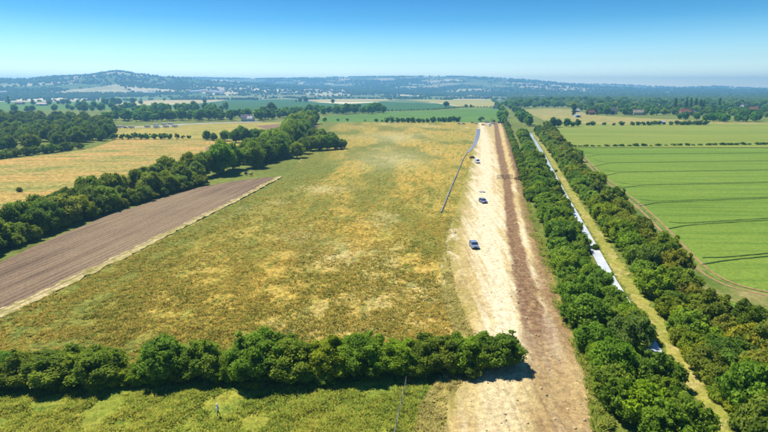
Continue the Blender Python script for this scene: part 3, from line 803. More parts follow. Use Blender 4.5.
belt('fartree', 'dark_tree', [(261, 116.5), (274, 116)], 5, 30, 1.45, 'tall dark tree {} from the left behind the white house', 'tall dark trees behind the white house', (0.56, 0.62, 0.75))
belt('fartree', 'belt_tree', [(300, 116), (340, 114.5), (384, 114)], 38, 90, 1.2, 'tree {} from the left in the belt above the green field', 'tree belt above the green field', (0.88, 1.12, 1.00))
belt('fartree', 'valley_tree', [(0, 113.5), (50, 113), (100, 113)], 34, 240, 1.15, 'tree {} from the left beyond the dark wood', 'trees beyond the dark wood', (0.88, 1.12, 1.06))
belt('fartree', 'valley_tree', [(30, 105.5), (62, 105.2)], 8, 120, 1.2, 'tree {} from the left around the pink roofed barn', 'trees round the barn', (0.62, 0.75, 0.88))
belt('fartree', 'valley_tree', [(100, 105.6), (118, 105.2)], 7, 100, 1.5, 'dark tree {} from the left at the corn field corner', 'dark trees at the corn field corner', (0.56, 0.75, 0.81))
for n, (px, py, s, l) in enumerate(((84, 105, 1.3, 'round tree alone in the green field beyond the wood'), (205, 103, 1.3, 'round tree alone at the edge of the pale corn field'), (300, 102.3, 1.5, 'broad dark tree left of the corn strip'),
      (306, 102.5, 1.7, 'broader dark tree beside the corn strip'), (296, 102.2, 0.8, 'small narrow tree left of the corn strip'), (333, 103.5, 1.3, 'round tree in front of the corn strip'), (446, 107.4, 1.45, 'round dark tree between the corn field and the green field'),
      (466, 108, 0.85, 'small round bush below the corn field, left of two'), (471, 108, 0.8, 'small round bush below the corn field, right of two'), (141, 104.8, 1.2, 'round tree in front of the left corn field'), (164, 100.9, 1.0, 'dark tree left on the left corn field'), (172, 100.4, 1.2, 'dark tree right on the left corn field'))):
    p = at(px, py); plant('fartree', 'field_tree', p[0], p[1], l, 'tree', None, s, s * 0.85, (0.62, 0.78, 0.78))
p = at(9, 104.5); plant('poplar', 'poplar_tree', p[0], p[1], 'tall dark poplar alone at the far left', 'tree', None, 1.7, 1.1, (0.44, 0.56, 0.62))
# -- bushes along the head of the meadow
row('farbush', 'meadow_head_bush', [(387, 123.2), (420, 122.8), (461, 122.2)], 6.5, 1.35, 'dark bush, {} from the left along the head of the meadow', 'bush', 'bushes at the head of the meadow', 0.8, tint=(0.56, 0.75, 0.62), height=1.15)
for n, (px, py, s) in enumerate(((325, 121.5, 1.4), (338, 121, 0.8), (347, 121, 0.9), (365, 121.3, 0.6), (376, 121.8, 1.1), (382, 122, 0.8))):
    p = at(px, py); plant('farbush', 'meadow_head_bush', p[0], p[1], 'low bush on the edge of the green field, {} from the left'.format(nth(n + 1)), 'bush', 'bushes on the green field edge', s, s * 0.9, (0.62, 0.85, 0.62))
p = at(481, 121.6); plant('farbush', 'site_bush', p[0], p[1], 'dark round bush behind the parked site vehicles', 'bush', None, 1.6, 1.6, (0.50, 0.69, 0.56))
row('farbush', 'field_hedge_bush', [(384, 111.3), (432, 109.9), (462, 107.6), (500, 107.2)], 9, 0.9, 'low hedge bush, {} from the left above the bright green field', 'bush', 'hedge above the green field', 1.0, tint=(0.62, 0.81, 0.75), height=0.8)
# -- canal: left hedge, right hedge
CAN_L = offset_line(BANK_R, 10.0)
row('bush', 'canal_bush', [p for p in CAN_L if p[1] < 440][::-1], 4.6, 1.12, 'leafy bush, {} from the near end between haul road and canal', 'bush', 'bushes between haul road and canal', 0.9, 6.6, vary=0.34, tint=(1.02, 1.25, 0.90), height=0.95)
row('bush', 'canal_bush', [p for p in offset_line(BANK_R, 5.2) if 150 < p[1] < 432][::-1], 4.4, 0.88, 'low bush, {} from the near end overhanging the canal water', 'bush', 'bushes overhanging the canal', 1.3, 5, tint=(0.98, 1.19, 0.88), height=1.0)
row('bush', 'overhanging_bush', [p for p in offset_line(BANK_R, 2.9) if 284 < p[1] < 362][::-1], 3.4, 0.85, 'leafy bush, {} from the near end hiding the canal below its bend', 'bush', 'bushes hiding the canal', 0.4, tint=(0.95, 1.15, 0.8))
row('bush', 'overhanging_bush', [(654, 389), (668, 406), (690, 440)], 3.2, 1.05, 'leafy bush, {} below the small blue patch of canal', 'bush', 'bushes below the blue water', 0.4, tint=(0.9, 1.15, 0.75))
row('bush', 'roadside_bush', [(506.5, 126), (510, 138), (517, 158), (524, 178), (532, 204)], 4.5, 0.8, 'bush {} from the far end along the brown spoil bank', 'bush', 'bushes along the spoil bank', 1.0, 6, tint=(0.95, 1.1, 0.8))
row('bush', 'path_edge_bush', [p for p in offset_line(BANK_R, -4.4) if 318 < p[1] < 470][::-1], 3.4, 0.85, 'low leafy bush, {} from the near end crowding the lower towpath', 'bush', 'bushes crowding the towpath', 0.6, tint=(1.0, 1.1, 0.8))
row('bush', 'towpath_bush', [p for p in offset_line(BANK_R, -6.4) if p[1] < 470][::-1], 4.6, 1.08, 'leafy bush, {} from the near end beside the towpath', 'bush', 'bushes beside the towpath', 0.9, 7.0, vary=0.34, tint=(1.06, 1.25, 0.94))
row('bush', 'field_side_bush', [p for p in offset_line(BANK_R, -12.0) if p[1] < 470][::-1], 5.0, 1.2, 'olive green bush, {} from the near end on the crop field side', 'bush', 'bushes on the crop field side', 1.6, 9, vary=0.36, tint=(1.12, 1.07, 0.88))
for n, (px, py, s, sz, tn, l) in enumerate((
        (628, 352, 1.25, 1.45, (1.06, 1.19, 1.19), 'large pale flowering bush overhanging the canal'), (612, 372, 1.2, 1.2, (0.88, 1.19, 0.75), 'large green bush below the pale flowering bush'),
        (640, 420, 1.35, 1.2, (0.88, 1.19, 0.69), 'broad green bush at the bottom edge left of the blue water'), (668, 440, 1.3, 1.1, (0.90, 1.19, 0.75), 'broad green bush cut by the bottom edge near the canal'),
        (745, 338, 1.25, 1.5, (0.75, 0.88, 0.75), 'tall dark bush at the right edge below the crop track'), (765, 362, 1.3, 1.6, (0.78, 0.90, 0.78), 'tall dark bush cut by the right edge'),
        (720, 330, 1.0, 1.1, (0.94, 1.12, 0.88), 'rounded bush left of the tall dark bushes'), (752, 400, 1.3, 1.3, (1.00, 1.19, 0.81), 'green bush in the lower right corner, left of two'),
        (785, 410, 1.3, 1.3, (1.00, 1.19, 0.81), 'green bush in the lower right corner, right of two'), (735, 365, 1.2, 1.1, (1.06, 1.19, 0.81), 'spreading green bush between towpath and tall dark bushes'),
        (700, 345, 1.1, 1.0, (1.06, 1.23, 0.81), 'spreading green bush above the bend of the towpath'), (770, 440, 1.3, 1.2, (1.00, 1.19, 0.81), 'green bush cut by the bottom edge at the right'))):
    p = at(px, py); plant('hedge' if sz > 1.25 else 'bush', 'scrub_bush', p[0], p[1], l, 'bush', None, s * (0.8 if sz > 1.25 else 1), sz * (0.72 if sz > 1.25 else 1), tn)
p = at(545, 138); plant('tree', 'canal_tree', p[0], p[1], 'large dark round tree standing right of the far canal', 'tree', None, 1.35, 1.05, (0.62, 0.75, 0.69))
p = at(553, 139); plant('tree', 'canal_tree', p[0], p[1], 'second large dark tree right of the far canal', 'tree', None, 1.2, 1.0, (0.62, 0.72, 0.62))
p = at(556, 172.5); plant('bush', 'towpath_shrub', p[0], p[1], 'tiny dark shrub on the yellow towpath', 'bush', None, 0.3, 0.35, (0.50, 0.62, 0.50))
p = at(595, 250); plant('bush', 'towpath_shrub', p[0], p[1], 'small dark shrub between canal and towpath', 'bush', None, 0.35, 0.4, (0.62, 0.81, 0.62))
belt('fartree', 'canal_belt_tree', [(506, 126), (505, 118), (503, 111), (498, 105), (494, 101)], 40, 40, 0.85, 'tree {} from the near end of the belt leading away from the haul road', 'belt beyond the haul road', (0.94, 1.12, 0.94))
belt('fartree', 'canal_belt_tree', [(531, 127), (524, 119), (517, 112), (510, 107)], 34, 40, 0.95, 'tree {} from the near end of the belt beyond the canal', 'belt beyond the canal', (0.81, 1.06, 0.88))
belt('fartree', 'canal_belt_tree', [(545, 128.5), (556, 128), (580, 127)], 9, 14, 0.75, 'dark tree {} from the left along the fallow field edge', 'trees along the fallow field', (0.56, 0.75, 0.62))
belt('fartree', 'fallow_tree', [(515, 108.6), (545, 108), (580, 107.6)], 40, 200, 1.15, 'tree {} from the left along the top of the fallow field', 'trees above the fallow field', (0.94, 1.19, 0.94))
# -- hedges of the right-hand fields
row('farbush', 'crop_hedge_bush', [(574, 147.2), (600, 146.8), (640, 146.5), (690, 145.9), (730, 145.4), (775, 144.9), (850, 144.3)], 5.4, 0.72, 'low dark hedge bush, {} from the left between the two crop fields', 'bush', 'low hedge between the crop fields', 0.5, tint=(0.50, 0.62, 0.50), height=0.55, vary=0.35)
for n, (px, s) in enumerate(((588, 0.8), (592, 1.1), (604, 0.8), (614, 0.7), (621, 1.1), (632, 1.0), (638, 1.0), (643, 1.0), (649, 1.1), (654, 1.1), (659, 1.05), (671, 1.0), (677, 1.15), (683, 1.1), (688, 1.15), (694, 1.1), (699, 1.2), (705, 1.3))):
    p = at(px, 125.6 - (px > 650) * 0.3); plant('farbush', 'fallow_hedge_bush', p[0], p[1], 'dark hedge bush below the village houses, {} from the left'.format(nth(n + 1)), 'bush', 'hedge below the village houses', s * 1.25, s * 1.1, (0.50, 0.65, 0.53))
belt('fartree', 'village_edge_tree', [(700, 122), (735, 122.6), (768, 123.4), (850, 124)], 30, 60, 0.9, 'tree {} from the left in the wood above the crop field', 'wood above the right crop field', (0.81, 1.12, 0.75))
for n, px in enumerate((674.5, 685.5, 690, 695, 699.5, 702.5, 718.5)):
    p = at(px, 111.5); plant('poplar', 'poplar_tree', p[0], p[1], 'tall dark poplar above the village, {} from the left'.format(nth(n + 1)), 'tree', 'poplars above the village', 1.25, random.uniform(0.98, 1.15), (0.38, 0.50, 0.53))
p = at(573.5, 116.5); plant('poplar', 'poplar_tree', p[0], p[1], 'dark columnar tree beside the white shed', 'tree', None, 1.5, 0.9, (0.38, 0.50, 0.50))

# -- trees of the village on the plain (the nearest as trees, the rest as one mass)
TOWN = [(512, 107), (560, 107), (585, 112), (600, 115.2), (660, 116.5), (720, 119), (768, 120), (860, 120), (860, 102), (512, 102)]
HOUSES = [(611, 114.2, 26, 11, 6.5, 'white', 'slate', 0.05, 'long white house with a slate roof behind the fallow field'), (638, 115.0, 22, 10, 5.0, 'cream', 'tan', -0.1, 'cream house with a pale tan roof right of the white house'),
          (627, 114.4, 12, 8, 4.5, 'brick', 'tan', 0.3, 'small brick house between the white and the cream house'), (684, 115.4, 22, 11, 6.5, 'pink', 'red', 0.1, 'pinkish red roofed house below the poplars'),
          (693, 115.2, 10, 8, 5, 'brick', 'slate', -0.3, 'small slate roofed house beside the pinkish house'), (744, 109.2, 26, 12, 8, 'white', 'slate', 0.5, 'white gabled house among trees at the right'),
          (753, 111.6, 18, 9, 6, 'brick', 'red', -0.2, 'red roofed house below the white gabled house'), (591, 114.6, 14, 8, 4.5, 'brick', 'red', 0.2, 'dark red house at the left end of the village'),
          (601, 107.2, 16, 9, 6, 'brick', 'slate', 0.4, 'grey roof among trees above the long white house'), (629, 106.4, 18, 9, 6.5, 'brick', 'slate', 0.1, 'grey roofed house among trees above the cream house'),
          (636, 105.2, 18, 9, 6.5, 'cream', 'slate', -0.3, 'cream walled house among trees, topmost of the village middle'), (648, 105.8, 18, 9, 6, 'brick', 'red', 0.6, 'red roofed house among trees above the village'),
          (657, 107.6, 15, 9, 6, 'cream', 'tan', 0.2, 'cream walled house left of the poplars'), (664, 105.2, 20, 10, 6.5, 'brick', 'slate', -0.5, 'brick house behind trees just left of the poplars'),
          (613, 104.6, 18, 9, 7, 'white', 'slate', 0.2, 'white house far up among the village trees'), (724, 108.8, 18, 9, 6, 'brick', 'red', 0.3, 'red roofed house right of the last poplar'), (708, 108.2, 16, 9, 6, 'cream', 'slate', 0.1, 'cream house behind the poplars')]
def near_house(x, y):
    for h in HOUSES:
        q = at(h[0], h[1])
        if abs(x - q[0]) < h[2] * 0.6 and q[1] - 22 < y < q[1] + 12: return True
    return False
tp = []
for py0, dx in ((115.0, 5.5), (113.0, 5.5), (111.2, 5.6), (109.2, 5.2), (107.2, 5.0), (105.3, 5.0), (103.6, 5.0)):
    px = 512 + random.uniform(0, dx)
    while px < 800:
        py = py0 + random.uniform(-0.8, 0.8) + max(0, (px - 690) * 0.03)
        if in_poly(px, py, TOWN):
            p = at(px, py)
            if not near_house(p[0], p[1]): tp.append((float(p[0]), float(p[1]), px, py))
        px += dx * random.uniform(0.65, 1.35)
tp.sort(key=lambda q: q[2])
for n, (x, y, px, py) in enumerate(tp):
    s = random.uniform(0.75, 1.3) * (1 + max(0, 112 - py) * 0.07)
    k = random.random()
    tn = (1.5, 1.35, 0.5) if k < 0.16 else (0.5, 0.6, 0.55) if k < 0.4 else (0.8, 1.0, 0.75)
    l = 'yellow green' if k < 0.16 else 'dark green' if k < 0.4 else 'mid green'
    plant('fartree', 'village_tree', x, y, l + ' tree among the village houses, {} from the left'.format(nth(n + 1)), 'tree', 'trees among the village houses', s, s * 0.85, tn)

gn = 0
for h in sorted(HOUSES):
    q = at(h[0], h[1])
    for dx, dy in ((-0.75, -10), (0.15 + random.uniform(-0.3, 0.3), -16), (0.8, -8), (random.uniform(-0.5, 0.5), 16)):
        gn += 1; k = random.random()
        plant('fartree', 'garden_tree', float(q[0] + dx * h[2]), float(q[1] + dy), 'garden tree close to the village houses, {} from the left'.format(nth(gn)), 'tree', 'garden trees of the village', random.uniform(0.45, 0.75) * (1.6 if dy > 0 else 1), random.uniform(0.4, 0.6) * (2.0 if dy > 0 else 1), (1.3, 1.2, 0.6) if k < 0.2 else (0.7, 0.85, 0.7))

def blob_mass(name, label, cat, pts, size, mat_):
    """woods too far to pick the trees apart"""
    iv, it = ICO1
    n = len(pts); r = np.random.default_rng(5)
    sc_ = size[:, None] * (0.75 + 0.5 * r.random((n, 1)))
    jig = 1 + 0.5 * (r.random((n, len(iv), 1)) - 0.5)
    V = iv[None] * jig * np.concatenate([sc_, sc_, sc_ * 0.95], 1)[:, None, :]
    V[..., 2] += (sc_ * 0.65)
    V += pts[:, None, :]
    T = it[None] + (np.arange(n) * len(iv))[:, None, None]
    vv = np.repeat(r.random(n), len(iv))
    o = link(name, np_mesh(name, V.reshape(-1, 3), None, T.reshape(-1, 3), {'v': vv}, [mat_]))
    o['kind'] = 'stuff'; tag(o, label, cat); o.color = (0.7, 0.85, 0.75, 1)
M_WOOD = leaf_mat('far_wood', (0.028, 0.062, 0.016), (0.075, 0.125, 0.024), trans=0.1)
def far_points(n, az0, az1, r0, r1, keep):
    r = np.random.default_rng(12 + int(r0) + n)
    az = R(az0) + R(az1 - az0) * r.random(n)
    q = np.exp(math.log(r0) + (math.log(r1) - math.log(r0)) * r.random(n))
    x, y = q * np.sin(az), q * np.cos(az)
    d, cid, c2 = fields_at(x, y)
    k = keep(x, y, q, px_of_az(az), d, cid, c2, r.random(n))
    x, y, q = x[k], y[k], q[k]
    return np.stack([x, y, terrain(x, y) - 0.5], 1), q
# plain and hills on the left: hedges along the field boundaries, some fields wooded
P_, Q_ = far_points(90000, -50, 14, 2250, 8800, lambda x, y, q, px, d, cid, c2, u: (px < 512) & ((d < 5 + q * 0.0008) & (u < 0.36) | (((c2 < 0.10) | (fbm(x / 700, y / 500, 91) > 0.635)) & (u < 0.7))))
blob_mass('hill_woodland', 'hedges and woods covering the blue hills on the left', 'woodland', P_, 3.6 + Q_ * 0.0007, M_WOOD)
P_, Q_ = far_points(26000, -4, 50, 1450, 8900, lambda x, y, q, px, d, cid, c2, u: (px > 508) & ((c2 < 0.42) | (d < 38) & (u < 0.8)))
blob_mass('plain_woodland', 'mass of far trees on the plain behind the village', 'woodland', P_, 6.5 + Q_ * 0.0005, leaf_mat('plain_wood', (0.03, 0.065, 0.016), (0.17, 0.22, 0.04), trans=0.15))
# long dark wood in the middle distance
x_ = []
for _ in range(900):
    px, t_ = random.uniform(384, 449), random.random()
    p = at(px, 96.0 - 0.9 * t_); x_.append((p[0], p[1], 0))
x_ = np.array(x_)
blob_mass('far_wood', 'long dark blue wood behind the corn strip', 'woodland', x_, np.full(len(x_), 13.0) , M_WOOD)
x_ = []
for _ in range(1500):
    px = random.uniform(-40, 512)
    p = at(px, random.choice((97.2, 96.6, 95.9)) - random.random() * 0.5 - (0.4 if px > 280 else 0)); x_.append((p[0], p[1], float(terrain(p[0], p[1]))))
x_ = np.array(x_); x_ = x_[x_[:, 1] > 2350]
blob_mass('valley_woodland', 'dark line of trees along the foot of the hills', 'woodland', x_, np.full(len(x_), 7.5), M_WOOD)

# ------------------------------------------------------------------ grass tufts over meadow and paddock
def tufts(name, label, n, poly_y, lfun, rfun, cols, h, w, zb, seed):
    r = np.random.default_rng(seed)
    py = poly_y[0] + (poly_y[1] - poly_y[0]) * r.random(n) ** 0.8
    l, q = lfun(py), rfun(py)
    px = l + (q - l) * r.random(n)
    P = at(px, py); X, Y = P[:, 0], P[:, 1]
    k = fbm(X / 4, Y / 4, 15, 3) + 0.25 * (r.random(n) - 0.5) > 0.44
    X, Y = X[k], Y[k]; n = len(X)
    Z = zb + tuss(X, Y)
    nb = 5
    ang = r.random((n, nb)) * 6.283
    sz = (0.6 + 0.9 * r.random((n, 1)))
    lean = (0.5 + 0.8 * r.random((n, nb))) * w * sz
    hh = h * sz * (0.6 + 0.6 * r.random((n, nb)))
    bw = w * 0.33 * sz
    ca, sa = np.cos(ang), np.sin(ang)
    B = np.stack([X[:, None] + ca * 0.25 * w, Y[:, None] + sa * 0.25 * w, np.repeat(Z[:, None], nb, 1) - 0.08], -1)
    v0 = B + np.stack([-sa * bw, ca * bw, 0 * sa], -1); v1 = B - np.stack([-sa * bw, ca * bw, 0 * sa], -1)
    v2 = B + np.stack([ca * lean, sa * lean, hh], -1)
    V = np.stack([v0, v1, v2], 2).reshape(-1, 3)
    T = np.arange(n * nb * 3).reshape(-1, 3)
    g = np.clip(0.8 * r.random(n) + 0.6 * (fbm(X / 9, Y / 22, 16) - 0.36), 0, 0.999)
    C = np.array(cols)[(g * len(cols)).astype(int)] * (0.75 + 0.5 * r.random(n))[:, None]
    C = np.repeat(C, nb * 3, 0)
    t = NT(name)
    c = t.attr('tint', 'Color')
    b = t.new('ShaderNodeBsdfDiffuse'); t.put(b.inputs[0], c)
    tr = t.new('ShaderNodeBsdfTranslucent'); t.put(tr.inputs[0], c)
    up = t.new('ShaderNodeVectorMath', operation='ADD'); g_ = t.new('ShaderNodeNewGeometry'); t.put(up.inputs[0], g_.outputs['Normal']); up.inputs[1].default_value = (0, 0, 1.4)
    nn = t.new('ShaderNodeVectorMath', operation='NORMALIZE'); t.put(nn.inputs[0], up.outputs[0]); t.put(b.inputs['Normal'], nn.outputs[0])
    mx = t.new('ShaderNodeMixShader'); mx.inputs[0].default_value = 0.4
    t.t.links.new(b.outputs[0], mx.inputs[1]); t.t.links.new(tr.outputs[0], mx.inputs[2]); t.t.links.new(mx.outputs[0], t.out.inputs[0])
    o = link(name, np_mesh(name, V, None, T, {'tint': C}, [t.m])); o['kind'] = 'stuff'; tag(o, label, 'grass')
# ------------------------------------------------------------------ clods of soil along the stripped strip
def clods(n, seed):
    r = np.random.default_rng(seed); V, T, C = [], [], []
    py = 150 + 290 * r.random(n) ** 0.75; l, q = interp_edge(HAUL_L, py), interp_edge(HAUL_R, py)
    px = l + (q - l) * r.random(n); P = at(px, py); X, Y = P[:, 0], P[:, 1]
    b = h_brown(X, Y, px, py) * smooth(335, 290, py); k = r.random(n) < b * 0.8 * smooth(0.35, 0.6, fbm(X / 2.5, Y / 5, 68)) + 0.03
    X, Y, px, py, b = X[k], Y[k], px[k], py[k], b[k]; n = len(X)
    Z = 0.34 + h_z(X, Y, px, py, np.full(n, 0.5))
    iv, it = ICO1; rad_ = 0.035 + 0.15 * r.random(n) ** 3.0
    V = iv[None] * (1 + 0.7 * (r.random((n, len(iv), 1)) - 0.5)) * rad_[:, None, None] * np.array([1.2, 1.2, 0.8]) + np.stack([X, Y, Z + rad_ * 0.3], 1)[:, None, :]
    c = np.where(b[:, None] > 0.3, np.array([[0.33, 0.20, 0.11]]), np.array([[0.6, 0.48, 0.27]])) * (0.7 + 0.6 * r.random((n, 1)))
    t = NT('soil_clod'); m = t.done(t.attr('tint', 'Color'), 0.95, None, 0.05)
    o = link('soil_clods', np_mesh('soil_clods', V.reshape(-1, 3), None, (it[None] + (np.arange(n) * len(iv))[:, None, None]).reshape(-1, 3), {'tint': np.repeat(c, len(iv), 0)}, [m]))
    o['kind'] = 'stuff'; tag(o, 'brown clods of soil scattered along the trench line', 'soil')
clods(11000, 31)
tufts('meadow_tussocks', 'golden and olive grass tussocks all over the large meadow', 110000, (175, 372), lambda y: interp_edge(PLOUGH_LOW, y) + 3, lambda y: interp_edge(HAUL_L, y) - 2,
      [(0.62, 0.43, 0.09), (0.55, 0.41, 0.085), (0.44, 0.36, 0.07), (0.27, 0.28, 0.045), (0.12, 0.15, 0.022)], 0.24, 0.30, 0.30, 3)
tufts('paddock_tussocks', 'yellow green grass tussocks in the paddock in front of the hedge', 60000, (375, 445), lambda y: y * 0 - 60, lambda y: interp_edge(PAD_R, y),
      [(0.58, 0.52, 0.09), (0.44, 0.47, 0.07), (0.34, 0.41, 0.055), (0.18, 0.26, 0.034)], 0.22, 0.26, 0.29, 4)
tufts('rank_weeds', 'rank bright green weeds along the foot of the hedge', 3500, (384, 412), lambda y: y * 0 - 20, lambda y: y * 0 + 430, [(0.30, 0.36, 0.05), (0.25, 0.33, 0.05), (0.17, 0.26, 0.04)], 0.24, 0.4, 0.29, 6)
tufts('strip_weeds', 'dry weeds on the margin of the haul road', 9000, (210, 440), lambda y: interp_edge(HAUL_L, y) - 3, lambda y: interp_edge(HAUL_L, y) + 0.018 * (y - 120) * 4,
      [(0.62, 0.52, 0.2), (0.5, 0.43, 0.12), (0.36, 0.35, 0.08)], 0.22, 0.32, 0.34, 8)
tufts('roadside_weeds', 'green weeds between haul road and canal bushes', 7000, (190, 440), lambda y: interp_edge(HAUL_R, y) - 4 - (y - 190) * 0.05, lambda y: interp_edge(HAUL_R, y) + 3,
      [(0.34, 0.38, 0.06), (0.24, 0.32, 0.05), (0.44, 0.40, 0.09)], 0.35, 0.4, 0.34, 9)

# ------------------------------------------------------------------ haze of the summer air
def haze():
    bm = bmesh.new(); bmesh.ops.create_cube(bm, size=1.0)
    for v in bm.verts:
        v.co = (v.co.x * 19700, v.co.y * 19700, (v.co.z + 0.5) * 262 - 1.0)
    t = NT('haze_air')
    v = t.new('ShaderNodeVolumePrincipled')
    v.inputs['Color'].default_value = (0.26, 0.61, 1.0, 1)
    v.inputs['Density'].default_value = 0.00023
    v.inputs['Anisotropy'].default_value = 0.35
    t.t.links.new(v.outputs[0], t.out.inputs['Volume'])
    o = link('haze', bm_mesh('haze', bm, t.m)); o['kind'] = 'stuff'; tag(o, 'thin blue summer haze over the far hills', 'haze')
haze()

# ------------------------------------------------------------------ built things
def box(bm, x0, x1, y0, y1, z0, z1, bev=0.0, mi=0):
    r = bmesh.ops.create_cube(bm, size=1.0); vs = r['verts']
    for v in vs:
        v.co = Vector(((x0 + x1) / 2 + v.co.x * (x1 - x0), (y0 + y1) / 2 + v.co.y * (y1 - y0), (z0 + z1) / 2 + v.co.z * (z1 - z0)))
    fs = {f for v in vs for f in v.link_faces}
    for f in fs: f.material_index = mi
    if bev:
        es = list({e for v in vs for e in v.link_edges})
        bmesh.ops.bevel(bm, geom=es, offset=bev, segments=2, affect='EDGES', profile=0.6)
def prism_x(bm, prof, x0, x1, bev=0.0, inset=None):
    """(y, z) outline drawn out along x; inset = (z from which, how much) narrows the top"""
    def vx(x, s): 
        out = []
        for y, z in prof:
            k = 0.0
            if inset and z > inset[0]: k = inset[1] * (z - inset[0])
            out.append(bm.verts.new((x - s * k, y, z)))
        return out
    A_, B_ = vx(x0, -1), vx(x1, 1)
    n = len(prof); fs = [bm.faces.new(A_), bm.faces.new(B_[::-1])]
    for i in range(n):
        fs.append(bm.faces.new((A_[i], B_[i], B_[(i + 1) % n], A_[(i + 1) % n])))
    bmesh.ops.recalc_face_normals(bm, faces=fs)
    if bev:
        es = list({e for f in fs for e in f.edges})
        bmesh.ops.bevel(bm, geom=es, offset=bev, segments=2, affect='EDGES')
def part(name, parent, fn, *mats):
    bm = bmesh.new(); fn(bm)
    return link(name, bm_mesh(name, bm, *mats), parent)
def cyl_x(bm, x0, x1, y, z, r, n=14):
    tube(bm, (x0, y, z), (x1, y, z), r, r, n)

P_WHITE = plain('white_paint', (0.78, 0.78, 0.78), 0.3, 0.5, 0, 0.05)
P_SILVER = plain('silver_blue_paint', (0.30, 0.38, 0.52), 0.3, 0.5, 0.3, 0.06)
P_NAVY = plain('dark_blue_paint', (0.06, 0.08, 0.20), 0.3, 0.5, 0.2, 0.06)
P_LILAC = plain('grey_blue_paint', (0.22, 0.25, 0.42), 0.3, 0.5, 0.2, 0.06)
P_RED = plain('red_paint', (0.38, 0.06, 0.04), 0.4, 0.4, 0, 0.15)
P_ORANGE = plain('orange_paint', (0.62, 0.22, 0.04), 0.45, 0.4, 0, 0.15)
P_DARK = plain('dark_trim', (0.02, 0.02, 0.022), 0.6, 0.3, 0, 0.1)
P_TYRE = plain('tyre_rubber', (0.018, 0.018, 0.018), 0.85, 0.2, 0, 0.1)
P_RIM = plain('wheel_rim', (0.35, 0.35, 0.37), 0.35, 0.5, 0.8, 0.05)
P_GLASS = plain('tinted_glass', (0.035, 0.05, 0.075), 0.06, 0.9, 0, 0.02)
P_LAMP = plain('lamp_lens', (0.75, 0.75, 0.72), 0.15, 0.6, 0, 0.02)
P_TAIL = plain('tail_lens', (0.35, 0.02, 0.02), 0.2, 0.6, 0, 0.02)
P_STEEL = plain('galvanised_steel', (0.42, 0.44, 0.47), 0.4, 0.5, 0.7, 0.12, 6)

def wheels(root, W, ys, r):
    bm = bmesh.new(); cyl_x(bm, -0.11, 0.11, 0, 0, r, 16); tm = bm_mesh('wheel', bm, P_TYRE)
    bm = bmesh.new(); cyl_x(bm, -0.12, 0.12, 0, 0, r * 0.62, 12); rm = bm_mesh('rim', bm, P_RIM)
    for y in ys:
        for sx in (-1, 1):
            w = link('wheel', tm, root, (sx * (W / 2 - 0.1), y, r)); link('rim', rm, w)
def make_car(name, label, cat, paint, loc, rot, group=None, L=4.3, W=1.8, H=1.48, tall=False):
    """front towards -y"""
    t = thing(name, label, cat, loc, rot, group)
    h1 = H * 0.62; y0, y1 = -L / 2, L / 2
    body = [(y0, 0.28), (y0 - 0.02, 0.55), (y0 + 0.12, h1 * 0.82), (y0 + L * 0.27, h1), (y1 - 0.15, h1 + 0.03), (y1, h1 * 0.85), (y1, 0.3)]
    part('body', t, lambda b: prism_x(b, body, -W / 2, W / 2, 0.07), paint)
    yb = y1 - (0.1 if tall else 0.3)
    cab = [(y0 + L * 0.25, h1 - 0.02), (y0 + L * 0.40, H - 0.07), (yb - 0.25, H - 0.07), (yb, h1 - 0.02)]
    part('window_glass', t, lambda b: prism_x(b, cab, -W / 2 + 0.07, W / 2 - 0.07, 0.02, (h1, 0.28)), P_GLASS)
    roof = [(y0 + L * 0.385, H - 0.075), (y0 + L * 0.42, H), (yb - 0.32, H), (yb - 0.22, H - 0.075)]
    part('roof', t, lambda b: prism_x(b, roof, -W / 2 + 0.17, W / 2 - 0.17, 0.03), paint)
    def pillars(b):
        for sx in (-1, 1):
            xb, xt = sx * (W / 2 - 0.09), sx * (W / 2 - 0.2)
            for ya, yt in ((y0 + L * 0.25, y0 + L * 0.40), (y0 + L * 0.56, y0 + L * 0.57), (yb, yb - 0.25)):
                tube(b, (xb, ya, h1 - 0.02), (xt, yt, H - 0.04), 0.05, 0.045, 5)
    part('pillar', t, pillars, paint)
    wheels(t, W, (y0 + L * 0.19, y1 - L * 0.2), 0.33)
    for sx in (-1, 1):
        part('headlight', t, lambda b: box(b, sx * W * 0.36 - 0.17, sx * W * 0.36 + 0.17, y0 - 0.01, y0 + 0.15, 0.58, 0.72, 0.02), P_LAMP)
        part('tail_light', t, lambda b: box(b, sx * W * 0.42 - 0.1, sx * W * 0.42 + 0.1, y1 - 0.1, y1 + 0.02, 0.62, 0.82, 0.02), P_TAIL)
    part('front_bumper', t, lambda b: box(b, -W / 2 + 0.04, W / 2 - 0.04, y0 - 0.07, y0 + 0.1, 0.27, 0.46, 0.03), P_DARK)
    part('grille', t, lambda b: box(b, -0.4, 0.4, y0 - 0.035, y0 + 0.05, 0.52, 0.68, 0.01), P_DARK)
    return t
